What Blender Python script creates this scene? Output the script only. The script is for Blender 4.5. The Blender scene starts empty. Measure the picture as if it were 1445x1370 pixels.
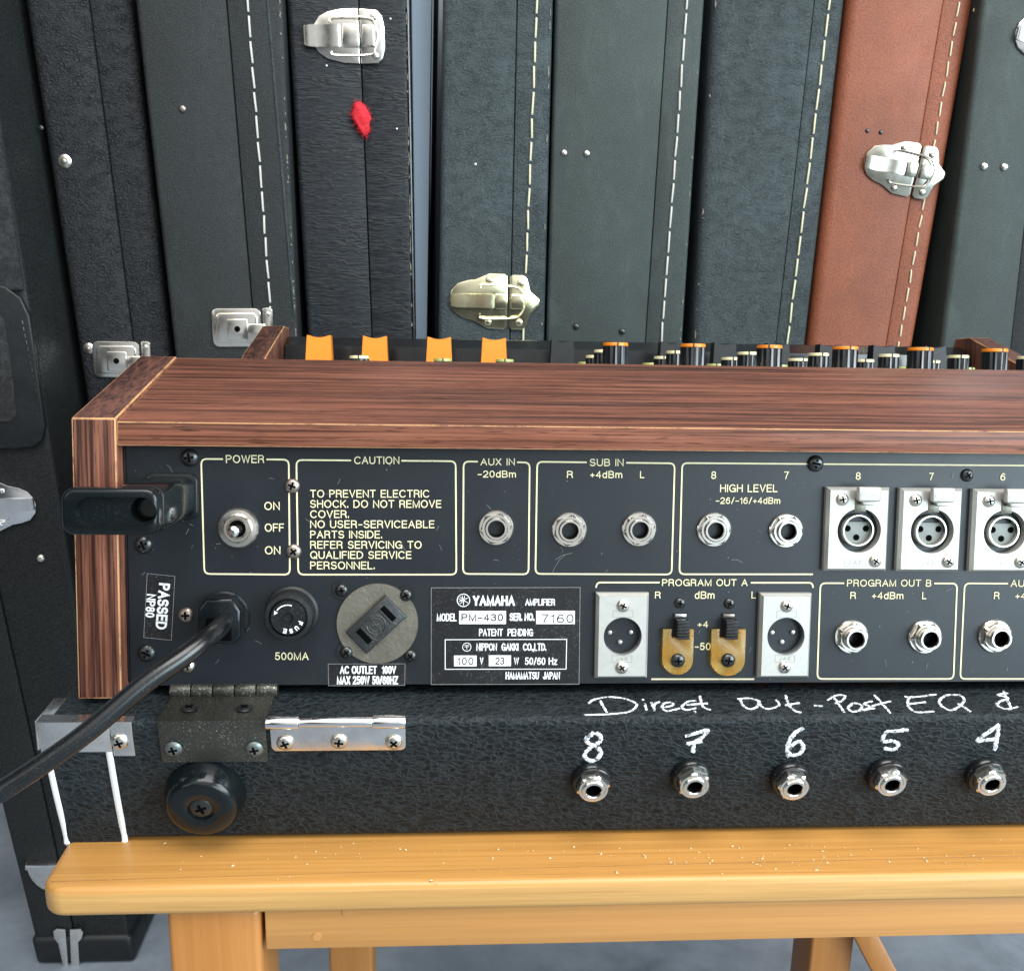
import bpy, bmesh, math, random
import numpy as np
from mathutils import Vector, Matrix
random.seed(7)
S = bpy.context.scene
C = S.collection
PI = math.pi

# ------------------------------------------------------------------ camera
FPX, CX, CY, HC = 1447.0, 722.5, 685.0, 0.7754     # focal length in photo pixels, image centre, eye height
D = 0.41                                           # eye to rear panel, along the panel's normal
TAU = math.radians(9.0)                            # the console leans back by this much
YAW, PITCH, ROLL = (math.radians(v) for v in (3.60047, 5.06218, 0.72878))
def rx(a): c, s = math.cos(a), math.sin(a); return np.array([[1,0,0],[0,c,-s],[0,s,c]])
def ry(a): c, s = math.cos(a), math.sin(a); return np.array([[c,0,s],[0,1,0],[-s,0,c]])
def rz(a): c, s = math.cos(a), math.sin(a); return np.array([[c,-s,0],[s,c,0],[0,0,1]])
RP = rz(ROLL) @ rx(PITCH) @ ry(-YAW) @ np.array([[1,0,0],[0,0,-1],[0,1,0]], float)   # panel frame -> camera
RG = RP @ rx(TAU)                                                                    # world frame -> camera

cam = bpy.data.cameras.new('camera')
cam.sensor_width = 36.0; cam.lens = FPX/1445*36.0; cam.clip_start = 0.01; cam.clip_end = 50
cam.dof.use_dof = True; cam.dof.focus_distance = 0.42; cam.dof.aperture_fstop = 60
camo = bpy.data.objects.new('camera', cam); C.objects.link(camo)
m3 = RG.T @ np.diag([1,-1,-1])
camo.matrix_world = Matrix.Translation((0,0,HC)) @ Matrix([list(r) for r in m3]).to_4x4()
S.camera = camo

# ------------------------------------------------------------------ world, lamps, exposure
W = bpy.data.worlds.new('World'); S.world = W; W.use_nodes = True
wt_ = W.node_tree; bg = wt_.nodes['Background']
def lobe(direction, lo, hi, strength):                     # a soft bright part of the room, seen from everywhere in that direction
    tc = wt_.nodes.new('ShaderNodeTexCoord'); dp = wt_.nodes.new('ShaderNodeVectorMath'); dp.operation = 'DOT_PRODUCT'
    wt_.links.new(tc.outputs['Generated'], dp.inputs[0]); dp.inputs[1].default_value = Vector(direction).normalized()
    mr = wt_.nodes.new('ShaderNodeMapRange'); mr.interpolation_type = 'SMOOTHSTEP'
    mr.inputs['From Min'].default_value = lo; mr.inputs['From Max'].default_value = hi; mr.inputs['To Max'].default_value = strength
    wt_.links.new(dp.outputs['Value'], mr.inputs[0]); return mr.outputs[0]
def glow(strength, col):
    b = wt_.nodes.new('ShaderNodeBackground'); b.inputs[0].default_value = (*col, 1)
    if hasattr(strength, 'links'): wt_.links.new(strength, b.inputs[1])
    else: b.inputs[1].default_value = strength
    return b.outputs[0]
def adds(a, b):
    n = wt_.nodes.new('ShaderNodeAddShader'); wt_.links.new(a, n.inputs[0]); wt_.links.new(b, n.inputs[1]); return n.outputs[0]
room = adds(adds(glow(0.045, (0.88,0.94,1.0)), glow(lobe((0.34,-0.94,-0.02), 0.74, 0.985, 0.46), (0.95,0.98,1.0))), adds(glow(lobe((0.72,-0.70,0.08), 0.84, 0.985, 3.9), (0.62,0.87,1.0)), glow(lobe((-0.05,-0.60,0.80), 0.74, 0.98, 1.2), (1.0,0.98,0.95))))
room = adds(room, adds(glow(lobe((0.56,-0.79,0.22), 0.962, 0.975, 2.6), (0.85,0.95,1.0)), glow(lobe((-0.62,-0.75,0.30), 0.976, 0.986, 1.3), (1.0,0.98,0.94))))
wt_.links.new(room, wt_.nodes['World Output'].inputs[0])
def area(name, loc, target, sx, sy, watts, col):
    l = bpy.data.lights.new(name, 'AREA'); l.shape = 'RECTANGLE'; l.size = sx; l.size_y = sy
    l.energy = watts; l.color = col
    o = bpy.data.objects.new(name, l); C.objects.link(o); o.location = loc
    o.rotation_euler = (Vector(target)-Vector(loc)).to_track_quat('-Z','Y').to_euler()
    return o
area('window_light', (2.15,-0.75,1.65), (0.15,0.6,0.6), 1.3, 1.7, 46, (0.95,0.98,1.0))
area('ceiling_bounce', (0.15,-0.25,2.45), (0.1,0.5,0.5), 1.5, 1.2, 30, (1.0,0.985,0.96))  # area lamp standing in for soft light off the ceiling
S.view_settings.view_transform = 'Standard'; S.view_settings.look = 'None'
S.view_settings.exposure = 0.62; S.view_settings.gamma = 1.0; S.view_settings.use_curve_mapping = False

# ------------------------------------------------------------------ measuring: photo pixel -> point on a known plane
def ray(x, y, M): return M.T @ np.array([(x-CX)/FPX, (y-CY)/FPX, 1.0])
VB = 0.1178                                        # panel bottom below the eye's foot on the panel
def pan(x, y, w=0.0):                              # console frame: x right, y into the console, z up
    d = ray(x, y, RP); t = (D-w)/d[1]
    return Vector((d[0]*t, -w, d[2]*t+VB))
def onY(x, y, Y): d = ray(x, y, RG)*1.0; d = d*(Y/d[1]); return Vector((d[0], Y, d[2]+HC))
def onZ(x, y, Z): d = ray(x, y, RG); d = d*((Z-HC)/d[2]); return Vector((d[0], d[1], Z))
def p2g(u, w, v):                                  # panel coordinates (relative to the eye) -> world
    q = rx(-TAU) @ np.array([u, D+w, v]); return Vector((q[0], q[1], q[2]+HC))

# ------------------------------------------------------------------ materials
def nt(name):
    m = bpy.data.materials.new(name); m.use_nodes = True
    return m, m.node_tree, m.node_tree.nodes['Principled BSDF']
def node(t, kind, **kw):
    n = t.nodes.new(kind)
    for k, v in kw.items():
        if k in n.inputs: n.inputs[k].default_value = v
        else: setattr(n, k, v)
    return n
def coords(t, scale=(1,1,1), kind='Object', rot=(0,0,0)):
    tc = node(t, 'ShaderNodeTexCoord'); mp = node(t, 'ShaderNodeMapping')
    mp.inputs['Scale'].default_value = scale; mp.inputs['Rotation'].default_value = rot
    t.links.new(tc.outputs[kind], mp.inputs[0]); return mp.outputs[0]
def ramp(t, src, stops):
    r = node(t, 'ShaderNodeValToRGB'); e = r.color_ramp.elements
    while len(e) < len(stops): e.new(0.5)
    for i, (p, c) in enumerate(stops):
        e[i].position = p; e[i].color = (c if len(c) == 4 else (*c, 1)) if hasattr(c, '__len__') else (c, c, c, 1)
    t.links.new(src, r.inputs[0]); return r.outputs[0]
def mixc(t, fac, a, b, mode='MIX'):
    n = node(t, 'ShaderNodeMix', data_type='RGBA', blend_type=mode)
    for sock, v in ((n.inputs[0], fac), (n.inputs[6], a), (n.inputs[7], b)):
        if hasattr(v, 'is_linked') or hasattr(v, 'links'): t.links.new(v, sock)
        elif hasattr(v, '__len__'): sock.default_value = (*v, 1)
        else: sock.default_value = v
    return n.outputs[2]
def math_(t, op, a, b=0.0):
    n = node(t, 'ShaderNodeMath', operation=op)
    for s, v in ((n.inputs[0], a), (n.inputs[1], b)):
        if hasattr(v, 'links'): t.links.new(v, s)
        else: s.default_value = v
    return n.outputs[0]
def noise(t, co, scale, detail=4, rough=0.55, dist=0.0):
    n = node(t, 'ShaderNodeTexNoise'); n.inputs['Scale'].default_value = scale
    n.inputs['Detail'].default_value = detail; n.inputs['Roughness'].default_value = rough
    n.inputs['Distortion'].default_value = dist
    t.links.new(co, n.inputs['Vector']); return n.outputs['Fac']
def bump(t, bs, h, strength, dist):
    b = node(t, 'ShaderNodeBump'); b.inputs['Strength'].default_value = strength; b.inputs['Distance'].default_value = dist
    t.links.new(h, b.inputs['Height']); t.links.new(b.outputs[0], bs.inputs['Normal']); return b

def simple(name, col, rough=0.4, metal=0.0, var=0.25, vs=120.0, bs=0.0, bscale=800.0, dust=0.0, coat=0.0, spec=0.5):
    m, t, b = nt(name); co = coords(t)
    b.inputs['Specular IOR Level'].default_value = spec
    n = noise(t, co, vs, 5)
    c = mixc(t, n, tuple(v*(1-var) for v in col), tuple(min(1, v*(1+var)) for v in col))
    if dust:
        d = ramp(t, noise(t, co, 1400, 3, 0.7), [(0.56, 0.0), (0.70, 1.0)])
        d2 = ramp(t, noise(t, co, 60, 3), [(0.35, 0.0), (0.7, 1.0)])
        c = mixc(t, math_(t, 'MULTIPLY', math_(t, 'MULTIPLY', d, d2), dust), c, (0.45, 0.44, 0.40))
    t.links.new(c, b.inputs['Base Color'])
    r = math_(t, 'ADD', math_(t, 'MULTIPLY', noise(t, co, vs*0.7, 4), 0.24), rough-0.12)
    t.links.new(r, b.inputs['Roughness'])
    b.inputs['Metallic'].default_value = metal
    if coat: b.inputs['Coat Weight'].default_value = coat
    if bs: bump(t, b, noise(t, co, bscale, 4), bs, 0.0006)
    return m

def leather(name, col, cell, strength, rough=0.45, ridge=0.5, warp=0.012, stretch=(1,1,1), mottled=0.0, scuff=0.0, depth=0.0012, lift=0.0, spec=0.25, grain=1.0, selr=(0.38,0.62)):
    m, t, b = nt(name); co = coords(t, stretch)
    b.inputs['Specular IOR Level'].default_value = spec
    wn = node(t, 'ShaderNodeTexNoise'); wn.inputs['Scale'].default_value = cell*0.45; wn.inputs['Detail'].default_value = 3
    t.links.new(co, wn.inputs['Vector'])
    va = node(t, 'ShaderNodeVectorMath', operation='SCALE'); t.links.new(wn.outputs['Color'], va.inputs[0]); va.inputs['Scale'].default_value = warp
    vb = node(t, 'ShaderNodeVectorMath', operation='ADD'); t.links.new(co, vb.inputs[0]); t.links.new(va.outputs[0], vb.inputs[1])
    vo = node(t, 'ShaderNodeTexVoronoi', feature='DISTANCE_TO_EDGE'); vo.inputs['Scale'].default_value = cell
    t.links.new(vb.outputs[0], vo.inputs['Vector'])
    edge = ramp(t, vo.outputs['Distance'], [(0.0, 1.0), (0.10, 0.35), (0.30, 0.0)])
    sel = ramp(t, noise(t, co, cell*0.30, 3), [(selr[0], 0.0), (selr[1], 1.0)])
    h = math_(t, 'ADD', math_(t, 'MULTIPLY', math_(t, 'MULTIPLY', edge, sel), ridge), math_(t, 'MULTIPLY', noise(t, co, cell*1.7, 5, 0.7), grain))
    bump(t, b, h, strength, depth)
    big = noise(t, co, 9, 5, 0.6); smn = noise(t, coords(t, (1,1,0.4)), 34, 9, 0.78, 0.4)
    big = ramp(t, big, [(0.34, 0.0), (0.66, 1.0)])
    c = mixc(t, big, tuple(v*0.82 for v in col), tuple(v*1.2 for v in col))
    c = mixc(t, ramp(t, noise(t, co, cell*1.7, 5, 0.7), [(0.35, 0.0), (0.68, 1.0)]), mixc(t, 0.45, c, (0.0,0.0,0.0)), mixc(t, 0.12, c, (0.12,0.13,0.135)) if col[0] < 0.1 else c)
    c = mixc(t, math_(t, 'MULTIPLY', ramp(t, smn, [(0.52, 0.0), (0.74, 1.0)]), 0.5), c, tuple(min(1, v*1.9+0.004) for v in col) if col[0] < 0.1 else tuple(v*1.2 for v in col))
    if mottled:
        c = mixc(t, math_(t, 'MULTIPLY', ramp(t, noise(t, co, 22, 6, 0.65, 0.6), [(0.35, 0.0), (0.7, 1.0)]), mottled), c, tuple(v*0.45 for v in col))
    if lift: c = mixc(t, math_(t, 'MULTIPLY', math_(t, 'MULTIPLY', edge, sel), lift), c, (0.075, 0.105, 0.12))
    if scuff:
        sc = ramp(t, noise(t, co, 420, 5, 0.75), [(0.70, 0.0), (0.78, 1.0)])
        c = mixc(t, math_(t, 'MULTIPLY', sc, scuff), c, (0.30, 0.30, 0.29))
    t.links.new(c, b.inputs['Base Color'])
    r = math_(t, 'ADD', math_(t, 'MULTIPLY', noise(t, co, 25, 4), 0.25), rough-0.12)
    t.links.new(r, b.inputs['Roughness'])
    return m

def wood(name, axis, dark, light, fine=1.0, rough=0.38, streak=0.35, pale=None, coat=0.0, cr=(0.40,0.48,0.57), spec=0.5):
    m, t, b = nt(name); b.inputs['Specular IOR Level'].default_value = spec
    sc = [380.0*fine]*3; sc[axis] = 5.0
    sb = [55.0*fine]*3; sb[axis] = 1.6
    n1 = noise(t, coords(t, tuple(sc)), 1.0, 6, 0.66, 0.5)
    n2 = noise(t, coords(t, tuple(sb)), 1.0, 4, 0.55, 0.7)
    sp = [950.0*fine]*3; sp[axis] = 16.0
    n3 = noise(t, coords(t, tuple(sp)), 1.0, 4, 0.6, 0.3)
    f = math_(t, 'ADD', math_(t, 'MULTIPLY', n1, 0.66), math_(t, 'MULTIPLY', n2, 0.34))
    c = ramp(t, f, [(cr[0], dark), (cr[1], tuple((a*0.5+q*0.5) for a, q in zip(dark, light))), (cr[2], light)])
    c = mixc(t, math_(t, 'MULTIPLY', ramp(t, n3, [(0.52, 0.0), (0.64, 1.0)]), streak), c, tuple(v*0.45 for v in dark))
    if pale is not None:
        c = mixc(t, math_(t, 'MULTIPLY', ramp(t, n3, [(0.34, 1.0), (0.46, 0.0)]), 0.5), c, pale)
        spp = [1500.0]*3; spp[axis] = 75.0
        n4 = noise(t, coords(t, tuple(spp)), 1.0, 2, 0.5)
        c = mixc(t, math_(t, 'MULTIPLY', ramp(t, n4, [(0.60, 0.0), (0.68, 1.0)]), 0.75), c, tuple(v*0.5 for v in dark))
        ns = noise(t, coords(t), 300, 4, 0.75)
        c = mixc(t, math_(t, 'MULTIPLY', ramp(t, ns, [(0.72, 0.0), (0.77, 1.0)]), 0.5), c, (0.50, 0.40, 0.33))
    t.links.new(c, b.inputs['Base Color'])
    t.links.new(math_(t, 'ADD', math_(t, 'MULTIPLY', n1, 0.2), rough-0.1), b.inputs['Roughness'])
    if coat: b.inputs['Coat Weight'].default_value = coat; b.inputs['Coat Roughness'].default_value = 0.25
    bump(t, b, n3, 0.10, 0.0003)
    return m

RD, RL, RPALE = (0.028,0.0100,0.0068), (0.205,0.075,0.044), (0.26,0.122,0.082)
M = {}
M['rose_x'] = wood('rosewood_laminate_long', 0, RD, RL, pale=RPALE, streak=0.55, spec=0.25)
M['rose_z'] = wood('rosewood_laminate_upright', 2, RD, RL, pale=RPALE, streak=0.55, spec=0.25)
M['rose_y'] = wood('rosewood_laminate_deep', 1, (0.020,0.008,0.006), (0.12,0.045,0.028), streak=0.6)
def worn_edge():
    m, t, b = nt('worn_laminate_edge'); co = coords(t)
    f = ramp(t, noise(t, co, 70, 6, 0.8), [(0.36, 0.0), (0.52, 1.0)])
    t.links.new(mixc(t, f, (0.14,0.055,0.033), (0.44,0.23,0.10)), b.inputs['Base Color']); b.inputs['Roughness'].default_value = 0.6
    return m
M['worn'] = worn_edge()
M['pine'] = wood('varnished_pine', 0, (0.37,0.170,0.038), (0.53,0.272,0.073), fine=1.25, rough=0.42, streak=0.24, coat=0.2, cr=(0.32,0.5,0.68))
M['pine_edge'] = wood('pine_edge_grain', 0, (0.35,0.175,0.045), (0.52,0.30,0.10), fine=0.9, rough=0.45, cr=(0.3,0.5,0.65), streak=0.2, coat=0.2)
M['pine_apron'] = wood('pine_apron', 0, (0.40,0.175,0.046), (0.56,0.285,0.085), fine=1.2, rough=0.45, cr=(0.25,0.5,0.75), streak=0.1, coat=0.2)
M['pine_leg'] = wood('pine_leg', 2, (0.31,0.115,0.022), (0.42,0.185,0.045), fine=0.6, rough=0.45, cr=(0.25,0.5,0.75), streak=0.08, coat=0.2)
M['peg_dark'] = simple('brown_joint', (0.22,0.10,0.025), 0.6, var=0.5, vs=60)
M['peg'] = simple('wood_peg', (0.42,0.20,0.06), 0.5)
def panel_mat():
    m, t, b = nt('charcoal_panel_paint'); co = coords(t)
    c = mixc(t, noise(t, co, 30, 6, 0.65), (0.003,0.0048,0.007), (0.006,0.0095,0.0135))
    d = math_(t, 'MULTIPLY', ramp(t, noise(t, co, 900, 3, 0.7), [(0.63,0.0),(0.78,1.0)]), ramp(t, noise(t, co, 45, 4), [(0.40,0.0),(0.75,1.0)]))
    c = mixc(t, math_(t, 'MULTIPLY', d, 0.35), c, (0.30,0.32,0.33))
    t.links.new(c, b.inputs['Base Color'])
    t.links.new(math_(t, 'ADD', math_(t, 'MULTIPLY', noise(t, co, 55, 5, 0.7), 0.20), 0.28), b.inputs['Roughness'])
    bump(t, b, noise(t, co, 1500, 3), 0.10, 0.0003)
    return m
M['panel'] = panel_mat()
M['print'] = simple('cream_silkscreen', (0.66,0.60,0.37), 0.6, var=0.22, vs=260)
M['white'] = simple('white_print', (0.70,0.70,0.70), 0.5, var=0.10, vs=400)
M['scratch'] = simple('scratched_paint', (0.16,0.17,0.175), 0.6, var=0.5, vs=500)
M['grey_line'] = simple('grey_line', (0.28,0.28,0.28), 0.5)
M['plate_black'] = simple('gloss_black_label', (0.006,0.006,0.007), 0.32, var=0.3, vs=60, dust=0.25)
M['ink'] = simple('black_ink', (0.012,0.012,0.012), 0.6)
M['black'] = simple('black_plastic', (0.006,0.007,0.008), 0.24, var=0.3, dust=0.12)
M['black_matte'] = simple('matt_black_plastic', (0.006,0.007,0.008), 0.45, var=0.3, dust=0.12, spec=0.35)
M['emboss_shade'] = simple('painted_relief_shade', (0.25,0.25,0.23), 0.5, 0.4)  # darker grey puts the relief's shade into flat lettering and outlines
M['rubber'] = simple('black_rubber', (0.004,0.0062,0.0072), 0.16, var=0.3, dust=0.03, spec=0.32)
M['hollow_shade'] = simple('painted_hollow_shade', (0.003,0.003,0.003), 0.9, spec=0.0)  # black that puts the shade inside holes and recesses into the colour
M['nickel'] = simple('satin_nickel', (0.72,0.69,0.63), 0.18, 0.97, var=0.08, vs=300, bs=0.0)
M['nickel_bright'] = simple('bright_nickel', (0.78,0.75,0.68), 0.16, 0.97, var=0.06, vs=200)
M['nickel_soft'] = simple('weathered_nickel', (0.40,0.38,0.32), 0.19, 0.95, var=0.12, vs=200)
M['chrome'] = simple('chrome', (0.82,0.82,0.83), 0.12, 1.0, var=0.10, vs=90, bs=0.04, bscale=300)
M['chrome_dull'] = simple('dull_chrome', (0.76,0.75,0.73), 0.27, 1.0, var=0.25, vs=140, bs=0.10, bscale=500)
M['zinc'] = simple('cast_zinc_plate', (0.46,0.455,0.42), 0.42, 0.55, var=0.09, vs=500, bs=0.08, bscale=1500)
M['screw_black'] = simple('blackened_screw', (0.055,0.058,0.058), 0.27, 0.8, var=0.3)
M['screw_grey'] = simple('grey_green_screw', (0.16,0.18,0.175), 0.38, 0.7, var=0.3)
M['screw_brown'] = simple('tarnished_screw', (0.30,0.25,0.22), 0.36, 0.9, var=0.4)
M['screw_steel'] = simple('steel_screw', (0.70,0.66,0.58), 0.3, 1.0, var=0.25, vs=500)
M['insert'] = simple('grey_green_insert', (0.17,0.19,0.18), 0.5, var=0.15)
M['well'] = simple('smoky_plug_well', (0.09,0.11,0.12), 0.2, var=0.4, vs=150)
M['outlet_plate'] = simple('tarnished_outlet_plate', (0.21,0.195,0.155), 0.42, 0.85, var=0.35, vs=160, bs=0.2, bscale=700, dust=0.7)
M['outlet'] = simple('black_outlet_plastic', (0.018,0.02,0.02), 0.36, var=0.3, dust=0.3)
M['orange'] = simple('orange_plastic', (0.70,0.20,0.008), 0.38, var=0.05)
M['cream'] = simple('cream_plastic', (0.66,0.60,0.36), 0.4, var=0.08)
M['crumb'] = simple('pale_crumb', (0.52,0.42,0.25), 0.7, var=0.3, vs=900)
M['lime'] = simple('lime_plastic', (0.34,0.38,0.13), 0.4, var=0.08)
M['knob'] = simple('gloss_black_knob', (0.006,0.007,0.009), 0.18, var=0.2)
M['hinge_black'] = simple('dusty_black_hinge', (0.06,0.06,0.05), 0.36, 0.7, var=0.4, vs=90, bs=0.2, bscale=900, dust=1.1)
M['gold'] = simple('pale_brass', (0.88,0.83,0.56), 0.19, 0.95, var=0.06)
M['tolex'] = leather('black_grained_vinyl', (0.0028,0.0056,0.0074), 380, 0.45, rough=0.46, ridge=1.0, warp=0.007, stretch=(0.66,1,1.2), scuff=0.12, depth=0.0010, lift=0.20, spec=0.17, grain=0.35, selr=(0.24,0.44))
M['chalk'] = None
def chalk_mat():
    m, t, b = nt('white_paint_pen'); co = coords(t)
    f = ramp(t, noise(t, co, 650, 4, 0.7), [(0.40,0.0),(0.50,1.0)])
    t.links.new(mixc(t, f, (0.10,0.11,0.12), (0.80,0.86,0.90)), b.inputs['Base Color']); b.inputs['Roughness'].default_value = 0.6
    return m
M['chalk'] = chalk_mat()
M['piping'] = simple('white_plastic_piping', (0.68,0.69,0.69), 0.3, var=0.1)
M['stitch_cream'] = simple('cream_thread', (0.54,0.51,0.35), 0.8, var=0.1)
M['stitch_white'] = simple('grey_white_thread', (0.46,0.45,0.41), 0.8, var=0.1)
M['vinyl_peb'] = leather('pebbled_black_vinyl', (0.0075,0.0085,0.0105), 300, 0.8, rough=0.44, ridge=0.8, stretch=(0.75,1,1.2), depth=0.0014)
M['vinyl_olive'] = leather('worn_charcoal_vinyl', (0.014,0.0165,0.0165), 400, 0.6, rough=0.5, ridge=0.3, scuff=0.2, depth=0.0014)
M['vinyl_crease'] = leather('creased_black_vinyl', (0.007,0.009,0.0120), 150, 0.45, rough=0.46, ridge=1.1, warp=0.02, stretch=(0.4,1,1.9))
M['vinyl_grey'] = leather('grey_green_vinyl', (0.040,0.054,0.057), 330, 1.0, rough=0.40, ridge=0.4, stretch=(0.8,1,1.15), depth=0.0016)
M['vinyl_flat'] = leather('dull_green_black_vinyl', (0.031,0.042,0.038), 480, 0.5, rough=0.45, ridge=0.1, mottled=0.25, scuff=0.10, depth=0.0012)
M['vinyl_brown'] = leather('red_brown_leatherette', (0.235,0.072,0.035), 300, 0.5, rough=0.46, ridge=0.2, mottled=0.25, depth=0.0012)
M['vinyl_side'] = leather('smooth_black_vinyl', (0.004,0.005,0.005), 420, 0.12, rough=0.45)
M['vinyl_deep'] = leather('matt_black_vinyl', (0.005,0.006,0.006), 300, 0.25, rough=0.55)
M['carpet'] = leather('speckled_black_plush', (0.030,0.030,0.031), 520, 0.9, rough=0.8, ridge=1.2)
M['slate'] = simple('smooth_slate_vinyl', (0.125,0.163,0.205), 0.5, var=0.08, vs=8)
M['frayed'] = simple('frayed_backing', (0.17,0.16,0.13), 0.9, var=0.4, vs=300)
M['felt'] = simple('red_felt', (0.50,0.012,0.022), 0.9, var=0.6, vs=170, bs=0.6, bscale=900)
M['amber'] = None
def amber_mat():
    m, t, b = nt('amber_clear_plastic'); co = coords(t)
    t.links.new(mixc(t, ramp(t, noise(t, co, 140, 4), [(0.4,0.0),(0.7,1.0)]), (1.0,0.60,0.13), (1.0,0.80,0.36)), b.inputs['Base Color'])
    b.inputs['Roughness'].default_value = 0.10; b.inputs['Transmission Weight'].default_value = 0.85; b.inputs['IOR'].default_value = 1.3
    return m
M['amber'] = amber_mat()
M['red_wire'] = simple('red_wire', (0.45,0.012,0.015), 0.4)
M['blue_wire'] = simple('blue_wire', (0.03,0.04,0.20), 0.4)
def floor_mat():
    m, t, b = nt('blue_grey_concrete'); co = coords(t)
    c = ramp(t, noise(t, co, 7, 8, 0.68, 0.3), [(0.30,(0.12,0.14,0.165)),(0.52,(0.20,0.232,0.27)),(0.75,(0.29,0.32,0.355))])
    sp = ramp(t, noise(t, co, 120, 4, 0.7), [(0.70,0.0),(0.74,1.0)])
    c = mixc(t, math_(t, 'MULTIPLY', sp, 0.4), c, (0.42,0.43,0.43))
    t.links.new(c, b.inputs['Base Color']); b.inputs['Roughness'].default_value = 0.5
    bump(t, b, noise(t, co, 60, 6), 0.2, 0.002)
    return m
M['floor'] = floor_mat()
M['wall'] = simple('grey_wall_paint', (0.16,0.18,0.20), 0.7, var=0.06, vs=4)

# ------------------------------------------------------------------ mesh helpers
def V(*a): return Vector(a)
def finish(bm, ang=35):
    bmesh.ops.recalc_face_normals(bm, faces=bm.faces)
    a = math.radians(ang)
    for f in bm.faces: f.smooth = True
    for e in bm.edges:
        if len(e.link_faces) == 2 and e.calc_face_angle(0) > a: e.smooth = False
def obj(name, bm, mat, parent=None, loc=(0,0,0), rot=(0,0,0), ang=35, keep=False):
    me = bpy.data.meshes.new(name)
    if not keep: finish(bm, ang)
    bm.to_mesh(me); bm.free()
    for m in (mat if isinstance(mat, (list, tuple)) else [mat]): me.materials.append(M[m])
    o = bpy.data.objects.new(name, me); C.objects.link(o)
    o.parent = parent; o.location = loc; o.rotation_euler = rot
    return o
def share(src, parent, loc, rot=None, label=None):          # another part with the same mesh, and its sub-parts
    o = src.copy(); C.objects.link(o); o.parent = parent; o.location = loc
    if rot is not None: o.rotation_euler = rot
    for ch in list(src.children):
        c = ch.copy(); C.objects.link(c); c.parent = o
    return o
def thing(name, label, cat, loc=(0,0,0), rot=(0,0,0), group=None):
    o = bpy.data.objects.new(name, None); o.empty_display_size = 0.05; C.objects.link(o)
    o.location = loc; o.rotation_euler = rot; o['label'] = label; o['category'] = cat
    if group: o['group'] = group
    return o
def box(bm, x0, x1, y0, y1, z0, z1, bev=0.0, seg=2, bevmat=None):
    vs = [bm.verts.new((x, y, z)) for x in (x0, x1) for y in (y0, y1) for z in (z0, z1)]
    fs = [bm.faces.new([vs[i] for i in q]) for q in ((0,1,3,2),(4,6,7,5),(0,4,5,1),(2,3,7,6),(0,2,6,4),(1,5,7,3))]
    if bev:
        es = list({e for f in fs for e in f.edges})
        r = bmesh.ops.bevel(bm, geom=es, offset=bev, segments=seg, affect='EDGES', profile=0.5)
        if bevmat is not None:
            for f in r['faces']: f.material_index = bevmat
def hexa(bm, pts, bev=0.0, seg=3, bevmat=None):             # 8 points: bottom 4 (ccw), top 4
    vs = [bm.verts.new(p) for p in pts]
    fs = [bm.faces.new([vs[i] for i in q]) for q in ((3,2,1,0),(4,5,6,7),(0,1,5,4),(1,2,6,5),(2,3,7,6),(3,0,4,7))]
    if bev:
        es = list({e for f in fs for e in f.edges})
        r = bmesh.ops.bevel(bm, geom=es, offset=bev, segments=seg, affect='EDGES', profile=0.5)
        if bevmat is not None:
            for f in r['faces']: f.material_index = bevmat
def prism(bm, poly, a0, a1, plane='xz', bev=0.0, seg=2, bevmat=None):   # extruded outline; plane xz -> along y, yz -> along x, xy -> along z
    f3 = {'xz': lambda p, a: (p[0], a, p[1]), 'yz': lambda p, a: (a, p[0], p[1]), 'xy': lambda p, a: (p[0], p[1], a)}[plane]
    A = [bm.verts.new(f3(p, a0)) for p in poly]; Bv = [bm.verts.new(f3(p, a1)) for p in poly]
    n = len(poly); fs = [bm.faces.new(A), bm.faces.new(Bv[::-1])]
    for i in range(n): fs.append(bm.faces.new([A[i], Bv[i], Bv[(i+1) % n], A[(i+1) % n]]))
    bmesh.ops.recalc_face_normals(bm, faces=fs)
    if bev:
        es = list({e for f in fs[:2] for e in f.edges})
        if bevmat is not None: es = [e for f in fs for e in f.edges if e.calc_face_angle(0) > 0.3]; es = list(set(es))
        r = bmesh.ops.bevel(bm, geom=es, offset=bev, segments=seg, affect='EDGES', profile=0.5)
        if bevmat is not None:
            for f in r['faces']: f.material_index = bevmat
def lathe(bm, prof, seg=32, c=(0,0,0), flute=0.0, nfl=0, closed=False):   # (radius, distance out along -y)
    rings = []
    for r, w in prof:
        if r < 1e-6: rings.append([bm.verts.new((c[0], c[1]-w, c[2]))]); continue
        rings.append([bm.verts.new((c[0]+(r*(1-flute*(0.5+0.5*math.cos(nfl*2*PI*i/seg))))*math.cos(2*PI*i/seg), c[1]-w,
                                    c[2]+(r*(1-flute*(0.5+0.5*math.cos(nfl*2*PI*i/seg))))*math.sin(2*PI*i/seg))) for i in range(seg)])
    for a, b in zip(rings, rings[1:]):
        for i in range(seg):
            j = (i+1) % seg
            if len(a) == 1 and len(b) == 1: continue
            if len(a) == 1: bm.faces.new([a[0], b[i], b[j]])
            elif len(b) == 1: bm.faces.new([a[i], b[0], a[j]])
            else: bm.faces.new([a[i], b[i], b[j], a[j]])
def ngon(n, r, a0=0.0): return [(r*math.cos(a0+2*PI*i/n), r*math.sin(a0+2*PI*i/n)) for i in range(n)]
def rrect(x0, x1, z0, z1, r, n=4):
    P = []
    for cx, cz, a in ((x1-r, z1-r, 0), (x0+r, z1-r, PI/2), (x0+r, z0+r, PI), (x1-r, z0+r, 1.5*PI)):
        for i in range(n+1): P.append((cx+r*math.cos(a+PI/2*i/n), cz+r*math.sin(a+PI/2*i/n)))
    return P
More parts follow.
